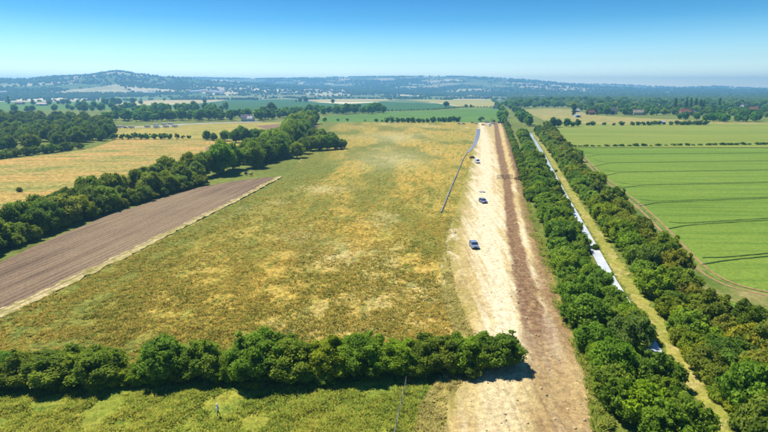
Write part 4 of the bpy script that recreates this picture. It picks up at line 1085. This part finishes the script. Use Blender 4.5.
def make_van(name, label, cat, paint, loc, rot, group=None, L=5.4, W=2.0, H=2.3):
    t = thing(name, label, cat, loc, rot, group)
    y0, y1 = -L / 2, L / 2
    body = [(y0, 0.3), (y0, 0.75), (y0 + 0.25, 1.05), (y0 + 0.75, 1.2), (y0 + 1.45, H - 0.12), (y0 + 1.8, H), (y1 - 0.06, H), (y1, H - 0.2), (y1, 0.32)]
    part('body', t, lambda b: prism_x(b, body, -W / 2, W / 2, 0.06, (1.1, 0.06)), paint)
    n = Vector((0, -(H - 0.12 - 1.2), 0.7)).normalized() * 0.012
    def ws(b):
        q = [b.verts.new(Vector(c) + n) for c in ((-W / 2 + 0.14, y0 + 0.8, 1.27), (W / 2 - 0.14, y0 + 0.8, 1.27), (W / 2 - 0.24, y0 + 1.38, H - 0.23), (-W / 2 + 0.24, y0 + 1.38, H - 0.23))]
        f = b.faces.new(q); r = bmesh.ops.extrude_face_region(b, geom=[f])
        for v in r['geom']:
            if isinstance(v, bmesh.types.BMVert): v.co += n
    part('windscreen', t, ws, P_GLASS)
    for sx in (-1, 1):
        part('side_window', t, lambda b: box(b, sx * (W / 2 - 0.03) - 0.012, sx * (W / 2 - 0.03) + 0.012, y0 + 1.2, y0 + 2.0, 1.3, 1.85, 0.004), P_GLASS)
        part('headlight', t, lambda b: box(b, sx * 0.78 - 0.14, sx * 0.78 + 0.14, y0 - 0.02, y0 + 0.1, 0.68, 0.9, 0.02), P_LAMP)
        part('tail_light', t, lambda b: box(b, sx * 0.9 - 0.06, sx * 0.9 + 0.06, y1 - 0.05, y1 + 0.02, 0.8, 1.3, 0.01), P_TAIL)
    for sx in (-1, 1):
        part('rear_window', t, lambda b: box(b, sx * 0.45 - 0.33, sx * 0.45 + 0.33, y1 - 0.01, y1 + 0.012, 1.3, 1.85, 0.004), P_GLASS)
    part('front_bumper', t, lambda b: box(b, -W / 2 + 0.02, W / 2 - 0.02, y0 - 0.08, y0 + 0.12, 0.28, 0.55, 0.04), P_DARK)
    wheels(t, W, (y0 + 0.95, y1 - 1.1), 0.36)
    return t
def make_caravan(name, label, loc, rot, group):
    t = thing(name, label, 'caravan', loc, rot, group)
    L, W, H = 5.8, 2.3, 2.6
    prof = [(-L / 2, 0.55), (-L / 2 - 0.12, 1.3), (-L / 2 + 0.25, H - 0.15), (-L / 2 + 0.6, H), (L / 2 - 0.5, H), (L / 2 - 0.12, H - 0.2), (L / 2, 1.2), (L / 2 - 0.1, 0.5)]
    part('body', t, lambda b: prism_x(b, prof, -W / 2, W / 2, 0.06), P_WHITE)
    for sx in (-1, 1):
        for y in (-1.7, 0.0, 1.7):
            part('window', t, lambda b: box(b, sx * (W / 2) - 0.012, sx * (W / 2) + 0.012, y - 0.5, y + 0.5, 1.35, 1.95, 0.004), P_GLASS)
        part('stripe', t, lambda b: box(b, sx * (W / 2 + 0.002) - 0.006, sx * (W / 2 + 0.002) + 0.006, -L / 2 + 0.2, L / 2 - 0.3, 0.98, 1.12), P_LILAC)
    part('front_window', t, lambda b: box(b, -0.8, 0.8, -L / 2 - 0.11, -L / 2 + 0.1, 1.4, 2.0, 0.02), P_GLASS)
    part('drawbar', t, lambda b: (tube(b, (-0.5, -L / 2 + 0.1, 0.52), (0, -L / 2 - 1.1, 0.5), 0.05, 0.05), tube(b, (0.5, -L / 2 + 0.1, 0.52), (0, -L / 2 - 1.1, 0.5), 0.05, 0.05)), P_STEEL)
    wheels(t, W, (0.2,), 0.34)
    return t
def gp(px, py, z=0.45):
    p = at(px, py, 0.35); return (float(p[0]), float(p[1]), z)

make_car('parked_car', 'silver blue car on the pale haul road, nearest the camera', 'car', P_SILVER, gp(474, 247.5, 0.36), R(4), L=3.9, W=1.9, H=1.6, tall=True)
make_car('parked_car', 'grey blue car on the haul road beyond the silver blue one', 'car', P_LILAC, gp(483, 202.5, 0.36), R(14), L=4.2, W=1.9)
make_van('parked_van', 'white van on the left side of the haul road beside the trackway', 'van', P_WHITE, gp(477, 163, 0.36), R(8), L=5.0)
SITE = 'vehicles at the far end of the haul road'
make_car('parked_car', 'silver car at the left end of the site vehicles', 'car', P_SILVER, gp(459.5, 124.3), R(75), SITE)
make_car('parked_car', 'pale blue car second from the left of the site vehicles', 'car', P_LILAC, gp(463.8, 124.4), R(100), SITE)
make_car('parked_car', 'dark blue car left of the dark round bush at the site', 'car', P_NAVY, gp(472.5, 123.2), R(80), SITE)
make_car('parked_car', 'white car in front of the dark round bush at the site', 'car', P_WHITE, gp(476.5, 124.2), R(70), SITE)
make_van('parked_van', 'silver blue van right of the dark round bush at the site', 'van', P_SILVER, gp(487.3, 122.8), R(85), SITE, L=6)
make_van('parked_van', 'white van in front of the excavator at the site', 'van', P_WHITE, gp(489, 126.2), R(20), SITE, L=6, H=2.6)
make_van('parked_van', 'white van side on, in the middle of the site vehicles', 'van', P_WHITE, gp(492.8, 124.4), R(95), SITE, L=5.6)
make_van('parked_van', 'dark blue van at the right end of the site vehicles', 'van', P_NAVY, gp(500.5, 123.4), R(60), SITE, L=6.2, H=2.5)
make_car('parked_car', 'orange pickup low among the site vehicles', 'car', P_ORANGE, gp(483.2, 125.4), R(88), SITE, L=5.0, H=1.6)

def make_excavator(loc, rot):
    t = thing('excavator', 'red excavator with raised arm behind the site vans', 'excavator', loc, rot)
    for sx in (-1, 1):
        tr = part('track', t, lambda b: prism_x(b, [(-1.7, 0.45), (-1.4, 0.02), (1.4, 0.02), (1.7, 0.45), (1.4, 0.85), (-1.4, 0.85)], sx * 1.15 - 0.28, sx * 1.15 + 0.28, 0.05), P_TYRE)
    part('undercarriage', t, lambda b: box(b, -0.9, 0.9, -1.0, 1.0, 0.4, 1.0, 0.05), P_DARK)
    part('house', t, lambda b: box(b, -1.3, 1.3, -0.6, 2.2, 1.0, 2.1, 0.12), P_RED)
    part('cab', t, lambda b: prism_x(b, [(-1.3, 1.0), (-1.45, 1.8), (-1.15, 2.85), (0.2, 2.85), (0.3, 1.0)], -1.28, -0.3, 0.05), P_RED)
    part('cab_window', t, lambda b: prism_x(b, [(-1.38, 1.75), (-1.14, 2.72), (0.05, 2.72), (0.1, 1.75)], -1.3, -0.28, 0.01), P_GLASS)
    part('counterweight', t, lambda b: box(b, -1.25, 1.25, 2.1, 2.6, 1.05, 1.9, 0.15), P_DARK)
    part('boom', t, lambda b: prism_x(b, [(-0.6, 1.3), (-2.6, 4.3), (-4.6, 4.9), (-4.6, 4.5), (-2.3, 3.7), (-0.2, 1.5)], 0.1, 0.5, 0.03), P_RED)
    part('arm', t, lambda b: prism_x(b, [(-4.3, 5.0), (-4.9, 4.9), (-5.4, 2.2), (-5.1, 2.2)], 0.15, 0.45, 0.03), P_RED)
    part('bucket', t, lambda b: prism_x(b, [(-5.5, 2.3), (-5.0, 2.3), (-4.5, 1.6), (-4.7, 1.1), (-5.4, 1.2)], -0.2, 0.8, 0.03), P_DARK)
make_excavator(gp(493.5, 121.8, 0.4), R(200))
CAR = 'caravans beside the access road'
for n, (px, py, r) in enumerate(((118, 128.2, 88), (131.5, 128.4, 80), (147.5, 127.6, 95), (156, 126.2, 85), (156.5, 128.2, 92), (164, 125.3, 88), (166, 127.7, 84), (170.5, 124.9, 96), (175, 127.3, 90))):
    make_caravan('caravan', 'white caravan on the pale road at the left, {} from the left'.format(nth(n + 1)), gp(px, py, 0.33), R(r), CAR)
make_car('parked_car', 'dark car beside the second caravan from the left', 'car', P_NAVY, gp(126, 128.2, 0.33), R(85))
make_van('parked_van', 'white van left of the caravans', 'van', P_WHITE, gp(122.5, 127.6, 0.33), R(95), L=6)

# aluminium trackway laid along the left of the haul road, then a pipe
M_ALU = plain('aluminium_panel', (0.40, 0.43, 0.48), 0.6, 0.4, 0.15, 0.15, 0.6)
TWL = [(478.5, 129.5), (478, 134), (476.5, 140), (474, 146), (470.5, 150.5), (467, 153.5)]
def polyline(pts, step):
    P = np.array([at(*p) for p in pts]); s = np.concatenate([[0], np.cumsum(np.hypot(*np.diff(P, axis=0).T))])
    t = np.arange(0, s[-1], step); Q = np.stack([np.interp(t, s, P[:, 0]), np.interp(t, s, P[:, 1])], 1)
    for _ in range(8): Q[1:-1] = (Q[:-2] + 2 * Q[1:-1] + Q[2:]) / 4
    return Q
tw = thing('metal_trackway', 'blue grey metal trackway curving beside the far haul road', 'trackway', gp(478.5, 129.5, 0.4))
bm = bmesh.new(); box(bm, -2.0, 2.0, -1.22, 1.22, 0.0, 0.06, 0.012)
for k in range(7): box(bm, -1.9, 1.9, -1.05 + k * 0.35 - 0.03, -1.05 + k * 0.35 + 0.03, 0.055, 0.075)
pm = bm_mesh('panel', bm, M_ALU)
Q = polyline(TWL, 2.5); o0 = Vector(tw.location)
for i in range(len(Q) - 1):
    d = Q[i + 1] - Q[i]
    c = link('panel', pm, tw, (Q[i][0] - o0.x, Q[i][1] - o0.y, 0.06 + random.uniform(0, 0.02)), (0, 0, math.atan2(d[1], d[0]) - math.pi / 2))
    w = np.interp(i / len(Q), [0, 0.5, 1], [0.95, 0.85, 0.35]); c.scale = (w, 1, 1)
def pipe(name, label, pts, r, mat_, z):
    Q = polyline(pts, 2.0); n = 10; V = []; 
    d = np.gradient(Q, axis=0); d /= np.linalg.norm(d, axis=1)[:, None]
    for i in range(n):
        a_ = 2 * math.pi * i / n
        V.append(np.c_[Q[:, 0] - d[:, 1] * r * math.cos(a_), Q[:, 1] + d[:, 0] * r * math.cos(a_), np.full(len(Q), z + r + r * math.sin(a_))])
    V = np.stack(V, 1).reshape(-1, 3); m_ = len(Q)
    i, j = np.meshgrid(np.arange(m_ - 1), np.arange(n), indexing='ij')
    q = np.stack([i * n + j, i * n + (j + 1) % n, (i + 1) * n + (j + 1) % n, (i + 1) * n + j], -1).reshape(-1, 4)
    t = thing(name, label, 'pipe')
    link('pipe_run', np_mesh(name, V, q, None, None, [mat_], True), t)
    bm = bmesh.new()
    for k in range(0, len(Q), 6):
        p0 = Vector((Q[k][0], Q[k][1], z + r)); dd = Vector((d[k][0], d[k][1], 0))
        tube(bm, p0 - dd * 0.12, p0 + dd * 0.12, r * 1.16, r * 1.16, 10)
    link('joint_collar', bm_mesh('joint_collar', bm, P_STEEL), t)
pipe('pipeline', 'long grey pipe lying in the meadow left of the haul road', [(467, 153.5), (463, 160), (458.5, 171), (453, 184), (447, 199), (441, 214)], 0.24, plain('grey_pipe', (0.26, 0.26, 0.27), 0.6, 0.3, 0, 0.2, 0.5), 0.3)

# soil heap and ground mat
def heap(name, label, p, r, h, mat_, seed):
    bm = bmesh.new(); bmesh.ops.create_icosphere(bm, subdivisions=3, radius=1.0); rr = random.Random(seed)
    V = np.array([v.co[:] for v in bm.verts]); f = fbm(V[:, 0] * 2 + 5 + seed, V[:, 1] * 2 + V[:, 2] * 2, seed)
    for v, k in zip(bm.verts, f):
        v.co = Vector((v.co.x * r * (0.7 + 0.6 * k), v.co.y * r * (0.7 + 0.6 * k), max(v.co.z, -0.1) * h * (0.6 + 0.8 * k)))
    o = link(name, bm_mesh(name, bm, mat_), None, p); tag(o, label, 'soil heap'); return o
heap('soil_heap', 'small dark soil heap beside the white van', gp(472, 158, 0.35), 1.7, 1.1, plain('dark_soil', (0.06, 0.035, 0.022), 0.95, 0.05, 0, 0.4, 2), 3)
heap('soil_heap', 'low brown spoil heap at the end of the trench by the fence panels', gp(519, 179, 0.35), 2.2, 1.2, plain('brown_soil', (0.20, 0.10, 0.06), 0.95, 0.05, 0, 0.4, 2), 5)
mt = thing('ground_mat', 'flat grey mat on the haul road behind the grey blue car', 'mat', gp(482, 192, 0.42), R(10))
for k in range(4):
    part('board', mt, lambda b: box(b, -1.1 + k * 0.56, -0.58 + k * 0.56, -1.3, 1.3, 0, 0.09, 0.01), plain('mat_board', (0.30, 0.29, 0.31), 0.8, 0.2, 0, 0.2, 2))

# temporary mesh fence panels across the trench
def fence_panel(label, px, py, rot):
    t = thing('fence_panel', label, 'fence panel', gp(px, py, 0.2), rot, 'mesh fence panels at the trench')
    for sx in (-1.7, 1.7): part('post', t, lambda b: tube(b, (sx, 0, 0.1), (sx, 0, 2.15), 0.04, 0.04, 6), P_STEEL)
    for z in (0.25, 2.1): part('rail', t, lambda b: tube(b, (-1.7, 0, z), (1.7, 0, z), 0.035, 0.035, 6), P_STEEL)
    def mesh_(b):
        for k in range(24): box(b, -1.62 + k * 0.14 - 0.018, -1.62 + k * 0.14 + 0.018, -0.01, 0.01, 0.28, 2.07)
        for k in range(7): box(b, -1.66, 1.66, 0.012, 0.03, 0.4 + k * 0.26 - 0.015, 0.4 + k * 0.26 + 0.015)
    part('mesh', t, mesh_, P_DARK)
    for sx in (-1.7, 1.7): part('foot', t, lambda b: box(b, sx - 0.12, sx + 0.12, -0.35, 0.35, 0.0, 0.14, 0.02), P_DARK)
fence_panel('dark mesh fence panel across the trench, left of two', 500.5, 179, R(3))
fence_panel('dark mesh fence panel across the trench, right of two', 509, 178.6, R(-4))

# bales on the grass above the ploughed field
def bale(label, px, py, mat_, rot):
    t = thing('round_bale', label, 'bale', gp(px, py, 0.4), rot)
    part('roll', t, lambda b: (tube(b, (-0.6, 0, 0.68), (0.6, 0, 0.68), 0.68, 0.68, 20), tube(b, (-0.625, 0, 0.68), (0.625, 0, 0.68), 0.62, 0.62, 20)), mat_)
    part('net_wrap', t, lambda b: [tube(b, (x - 0.03, 0, 0.68), (x + 0.03, 0, 0.68), 0.69, 0.69, 20) for x in (-0.4, 0, 0.4)], P_DARK if mat_ is P_DARK else M_VERGE)
bale('dark wrapped bale at the top corner of the ploughed field', 246, 174.6, P_DARK, R(20))
bale('pale straw bale beside the dark wrapped bale', 251, 175.2, M_GOLD, R(-30))

# post and wire fence dividing the paddock from the haul road
fn = thing('wire_fence', 'thin post and wire fence between paddock and haul road', 'fence', gp(404, 392, 0.3))
FQ = polyline([(406, 386), (402, 405), (397, 425), (392, 450)], 2.4); f0 = Vector(fn.location)
M_POST = plain('fence_wood', (0.20, 0.19, 0.15), 0.9, 0.1, 0, 0.3, 5)
bm = bmesh.new(); tube(bm, (0, 0, -0.3), (0, 0, 1.15), 0.06, 0.05, 7); pmesh = bm_mesh('post', bm, M_POST)
for q in FQ: link('post', pmesh, fn, (q[0] - f0.x, q[1] - f0.y, 0))
for z in (0.35, 0.7, 1.05):
    def wire(b):
        for i in range(len(FQ) - 1):
            tube(b, (FQ[i][0] - f0.x, FQ[i][1] - f0.y, z), (FQ[i + 1][0] - f0.x, FQ[i + 1][1] - f0.y, z), 0.012, 0.012, 4)
    part('wire', fn, wire, P_STEEL)

# ------------------------------------------------------------------ houses and barns
WALLS = {'white': plain('white_render', (0.72, 0.70, 0.68), 0.8, 0.2, 0, 0.08, 0.5), 'cream': plain('cream_render', (0.55, 0.47, 0.36), 0.8, 0.2, 0, 0.1, 0.5),
         'brick': plain('brick_wall', (0.30, 0.13, 0.09), 0.85, 0.2, 0, 0.2, 1.5), 'pink': plain('pink_render', (0.50, 0.24, 0.22), 0.8, 0.2, 0, 0.1, 0.5), 'steel': plain('sheet_wall', (0.45, 0.45, 0.46), 0.6, 0.3, 0.1, 0.1, 0.5)}
ROOFS = {'slate': plain('slate_roof', (0.13, 0.12, 0.15), 0.6, 0.3, 0, 0.25, 1.0), 'red': plain('red_tiles', (0.34, 0.11, 0.08), 0.8, 0.2, 0, 0.25, 1.0), 'tan': plain('tan_tiles', (0.42, 0.31, 0.22), 0.8, 0.2, 0, 0.2, 1.0),
         'pinkroof': plain('pink_sheet_roof', (0.58, 0.36, 0.38), 0.6, 0.3, 0, 0.1, 0.5), 'brown': plain('brown_roof', (0.20, 0.15, 0.14), 0.7, 0.2, 0, 0.2, 1.0), 'pale': plain('pale_sheet_roof', (0.48, 0.47, 0.49), 0.8, 0.1, 0.0, 0.08, 0.5)}
def house(name, label, cat, x, y, L, D, H, wall, roof, rot, z=0.3, group=None, barn=False):
    t = thing(name, label, cat, (x, y, z), rot, group)
    rh = D * (0.28 if barn else 0.5)
    def walls(b):
        prof = [(-D / 2, -0.5), (-D / 2, H), (0, H + rh), (D / 2, H), (D / 2, -0.5)]
        prism_x(b, prof, -L / 2, L / 2)
    part('wall', t, walls, WALLS[wall])
    def rf(b):
        o_ = 0.5; th = 0.25; k = rh / (D / 2)
        prism_x(b, [(-D / 2 - o_, H - o_ * k + 0.03), (0, H + rh + 0.03), (D / 2 + o_, H - o_ * k + 0.03), (D / 2 + o_, H - o_ * k + th), (0, H + rh + th), (-D / 2 - o_, H - o_ * k + th)], -L / 2 - 0.4, L / 2 + 0.4)
    r_ = part('roof', t, rf, ROOFS[roof])
    if barn:
        part('door', t, lambda b: box(b, -2.2, 2.2, -D / 2 - 0.06, -D / 2 + 0.05, 0, min(4.2, H - 0.3)), P_DARK)
    else:
        for sx in (-0.3, 0.32): part('chimney', r_, lambda b: box(b, sx * L - 0.5, sx * L + 0.5, -0.45, 0.45, H + rh - 0.4, H + rh + 1.3, 0.05), WALLS['brick'])
        n = max(2, int(L / 4)); fl = 2 if H > 5 else 1
        for f in range(fl):
            for i in range(n):
                wx = -L / 2 + L * (i + 0.5) / n
                if f == 0 and i == n // 2: continue
                w = part('window', t, lambda b: box(b, wx - 0.75, wx + 0.75, -D / 2 - 0.05, -D / 2 + 0.05, 0.9 + f * 2.7, 2.2 + f * 2.7), P_WHITE)
                part('pane', w, lambda b: box(b, wx - 0.63, wx + 0.63, -D / 2 - 0.075, -D / 2 - 0.045, 1.0 + f * 2.7, 2.1 + f * 2.7), P_GLASS)
        wx = -L / 2 + L * (n // 2 + 0.5) / n
        part('door', t, lambda b: box(b, wx - 0.5, wx + 0.5, -D / 2 - 0.06, -D / 2 + 0.05, 0, 2.1), P_NAVY)
    return t
for px, py, L, D, H, w, r_, rot, l in HOUSES:
    p = at(px, py); house('village_house', l, 'house', float(p[0]), float(p[1]), L * 0.72, D * 0.8, H * 0.85, w, r_, rot, 0.1, 'village houses')
for px, py, L, D, H, w, r_, rot, l, nm, cat in ((246, 121.2, 12, 7, 5.2, 'white', 'slate', 0.2, 'white house among dark trees left of centre', 'farm_house', 'house'), (251.0, 121.4, 8, 6, 4, 'white', 'pale', -0.4, 'small pale roofed white house beside the white farm house', 'farm_house', 'house')):
    p = at(px, py); house(nm, l, cat, float(p[0]), float(p[1]), L, D, H, w, r_, rot, 0.1)
for px, py, L, D, H, w, r_, rot, l in ((42.5, 105.6, 24, 12, 4, 'steel', 'pinkroof', 0.05, 'barn with a pink roof in the far left fields'), (496.5, 108.6, 15, 13, 5, 'cream', 'brown', 1.1, 'barn with a brown roof at the corner of the corn field'), (577, 117.4, 9, 6, 3.2, 'white', 'pale', 0.2, 'small white shed beside the columnar tree'),
      (576.5, 112, 12, 6, 3.0, 'white', 'pale', 0.1, 'low white shed behind the fallow field'), (662, 124.6, 6, 5, 3.0, 'white', 'pale', 0.4, 'tiny white hut in the hedge below the village'), (20, 104.4, 22, 12, 4, 'brick', 'brown', 0.0, 'dark barn beside the lone poplar')):
    p = at(px, py); house('barn', l, 'barn', float(p[0]), float(p[1]), L, D, H, w, r_, rot, 0.1, barn=True)
# pale sheds and houses of the villages at the foot of the hills
def on_slope(px, r):
    az = math.atan((px - 384) / FPX / (CP + (126 / FPX) * SP)); x, y = r * math.sin(az), r * math.cos(az)
    return x, y, float(terrain(x, y))
for n, (px, r, L, D, H, w, rf_) in enumerate(((194, 3020, 40, 22, 9, 'white', 'pale'), (199, 3080, 30, 18, 8, 'white', 'pale'), (204, 3150, 26, 16, 8, 'cream', 'pale'), (208, 3050, 28, 18, 9, 'white', 'slate'), (213, 3100, 40, 20, 8, 'white', 'pale'), (219, 3060, 44, 18, 7, 'white', 'pale'), (222, 3160, 34, 20, 9, 'cream', 'pale'),
      (188, 3100, 26, 16, 8, 'cream', 'tan'), (150, 2900, 50, 20, 8, 'white', 'pale'), (139, 2950, 26, 16, 8, 'cream', 'pale'), (285, 3100, 34, 16, 7, 'white', 'pale'), (160, 3500, 30, 16, 8, 'cream', 'tan'), (165, 3600, 30, 16, 8, 'white', 'tan'), (3, 3050, 30, 18, 8, 'white', 'pale'), (452, 2700, 26, 14, 8, 'white', 'slate'), (470, 2750, 26, 14, 8, 'cream', 'tan'),
      (488, 2650, 24, 14, 8, 'brick', 'slate'), (484, 2600, 22, 14, 8, 'white', 'slate'), (530, 2900, 50, 20, 7, 'brick', 'tan'), (540, 2950, 60, 20, 7, 'white', 'pale'), (523, 2850, 40, 18, 7, 'cream', 'tan'))):
    x, y, z = on_slope(px, r)
    house('hillfoot_building', 'far pale building at the foot of the hills, number {} from the left'.format(nth(1 + sorted((194, 199, 204, 208, 213, 219, 222, 188, 150, 139, 285, 160, 165, 3, 452, 470, 488, 484, 530, 540, 523)).index(px))).replace('number ', ''), 'building', x, y, L, D, H, w, rf_, random.uniform(-0.4, 0.4), z, 'buildings at the foot of the hills', barn=True)

# ------------------------------------------------------------------ person
def person(loc, rot):
    t = thing('person', 'person in a white top and dark trousers walking in the paddock', 'person', loc, rot)
    J = {'pelvis': (0, 0, 0.95), 'waist': (0, 0.0, 1.10), 'chest': (0, -0.05, 1.32), 'neck': (0, -0.07, 1.48), 'neck2': (0, -0.09, 1.55), 'head': (0, -0.11, 1.66), 'crown': (0, -0.10, 1.75),
         'shl': (0.18, -0.05, 1.42), 'ell': (0.36, 0.03, 1.18), 'wrl': (0.25, -0.13, 0.98), 'hal': (0.24, -0.19, 0.93), 'shr': (-0.18, -0.05, 1.42), 'elr': (-0.36, 0.02, 1.17), 'wrr': (-0.26, -0.16, 1.02), 'har': (-0.25, -0.23, 0.98),
         'hpl': (0.10, 0, 0.90), 'knl': (0.11, -0.14, 0.50), 'anl': (0.11, -0.08, 0.09), 'tol': (0.12, -0.26, 0.04), 'hpr': (-0.10, 0, 0.90), 'knr': (-0.11, 0.04, 0.49), 'anr': (-0.11, 0.26, 0.12), 'tor': (-0.12, 0.12, 0.03)}
    rad = {'pelvis': .15, 'waist': .17, 'chest': .19, 'neck': .065, 'neck2': .058, 'head': .10, 'crown': .075, 'sh': .085, 'el': .06, 'wr': .033, 'ha': .038, 'hp': .095, 'kn': .062, 'an': .045, 'to': .04}
    E = [('pelvis', 'waist'), ('waist', 'chest'), ('chest', 'neck'), ('neck', 'neck2'), ('neck2', 'head'), ('head', 'crown')]
    for s_ in 'lr': E += [('chest', 'sh' + s_), ('sh' + s_, 'el' + s_), ('el' + s_, 'wr' + s_), ('wr' + s_, 'ha' + s_), ('pelvis', 'hp' + s_), ('hp' + s_, 'kn' + s_), ('kn' + s_, 'an' + s_), ('an' + s_, 'to' + s_)]
    for s_, sg in (('l', 1), ('r', -1)):
        hx, hy, hz = J['ha' + s_]
        for k in range(5):
            n1, n2 = 'f%d%sa' % (k, s_), 'f%d%sb' % (k, s_)
            if k == 0: J[n1], J[n2] = (hx - sg * 0.03, hy - 0.02, hz + 0.03), (hx - sg * 0.05, hy - 0.06, hz + 0.01)
            else:
                o_ = (k - 2.5) * 0.02; ln = (0, .07, .08, .075, .06)[k]
                J[n1], J[n2] = (hx, hy - 0.03 + o_ * 0.6, hz - 0.03 - o_ * 0.4), (hx - sg * 0.015, hy - 0.03 + o_ * 0.6 - ln * 0.5, hz - 0.03 - ln * 0.8)
            E += [('ha' + s_, n1), (n1, n2)]
    names = list(J); me = bpy.data.meshes.new('body')
    me.from_pydata([J[n] for n in names], [(names.index(a_), names.index(b_)) for a_, b_ in E], [])
    o = link('body_rig', me)
    sk = o.modifiers.new('skin', 'SKIN'); o.modifiers.new('sub', 'SUBSURF').levels = 2
    for i, n in enumerate(names):
        q = 0.009 if n[0] == 'f' else rad.get(n, rad.get(n[:2], .05))
        me.skin_vertices[0].data[i].radius = (q * (1.25 if n in ('chest', 'waist', 'pelvis') else 1), q * (0.85 if n in ('chest', 'waist', 'pelvis') else 1))
        me.skin_vertices[0].data[i].use_root = (n == 'pelvis')
    dg = bpy.context.evaluated_depsgraph_get()
    m2 = bpy.data.meshes.new_from_object(o.evaluated_get(dg)); bpy.data.objects.remove(o)
    for m in (plain('skin', (0.55, 0.34, 0.25), 0.6, 0.3, 0, 0.05), plain('white_shirt', (0.80, 0.80, 0.82), 0.85, 0.1, 0, 0.06), plain('dark_trousers', (0.025, 0.022, 0.03), 0.9, 0.1, 0, 0.1), P_DARK): m2.materials.append(m)
    for f in m2.polygons:
        c = f.center; f.use_smooth = True
        f.material_index = 0 if c.z > 1.5 or (abs(c.x) > 0.2 and c.z < 1.04) else 1 if c.z > 0.98 else 3 if c.z < 0.08 else 2
    link('body', m2, t)
    def hair(b):
        r = bmesh.ops.create_icosphere(b, subdivisions=2, radius=1.0)
        for v in r['verts']: v.co = Vector((v.co.x * 0.112, v.co.y * 0.125 - 0.085, max(v.co.z, -0.15) * 0.115 + 1.70))
        for v in r['verts']:
            if v.co.y < -0.12 and v.co.z < 1.73: v.co.y = -0.215; v.co.z = 1.73
    part('sun_hat', t, hair, plain('pale_hat', (0.75, 0.73, 0.70), 0.9, 0.1))
    for sx in (-1, 1):
        part('eye', t, lambda b: bmesh.ops.create_icosphere(b, subdivisions=1, radius=0.012, matrix=Matrix.Translation((sx * 0.035, -0.212, 1.665))), P_DARK)
        part('ear', t, lambda b: bmesh.ops.create_icosphere(b, subdivisions=1, radius=0.022, matrix=Matrix.Translation((sx * 0.10, -0.10, 1.66))), bpy.data.materials['skin'])
    part('nose', t, lambda b: bmesh.ops.create_cone(b, segments=6, radius1=0.018, radius2=0.006, depth=0.04, matrix=Matrix.Translation((0, -0.215, 1.64))), bpy.data.materials['skin'])
    part('mouth', t, lambda b: box(b, -0.025, 0.025, -0.208, -0.2, 1.603, 1.611), P_RED)
pp = at(218.5, 416, 0.3)
person((float(pp[0]), float(pp[1]), 0.3 + float(tuss(np.array([pp[0]]), np.array([pp[1]]))[0])), R(-60))
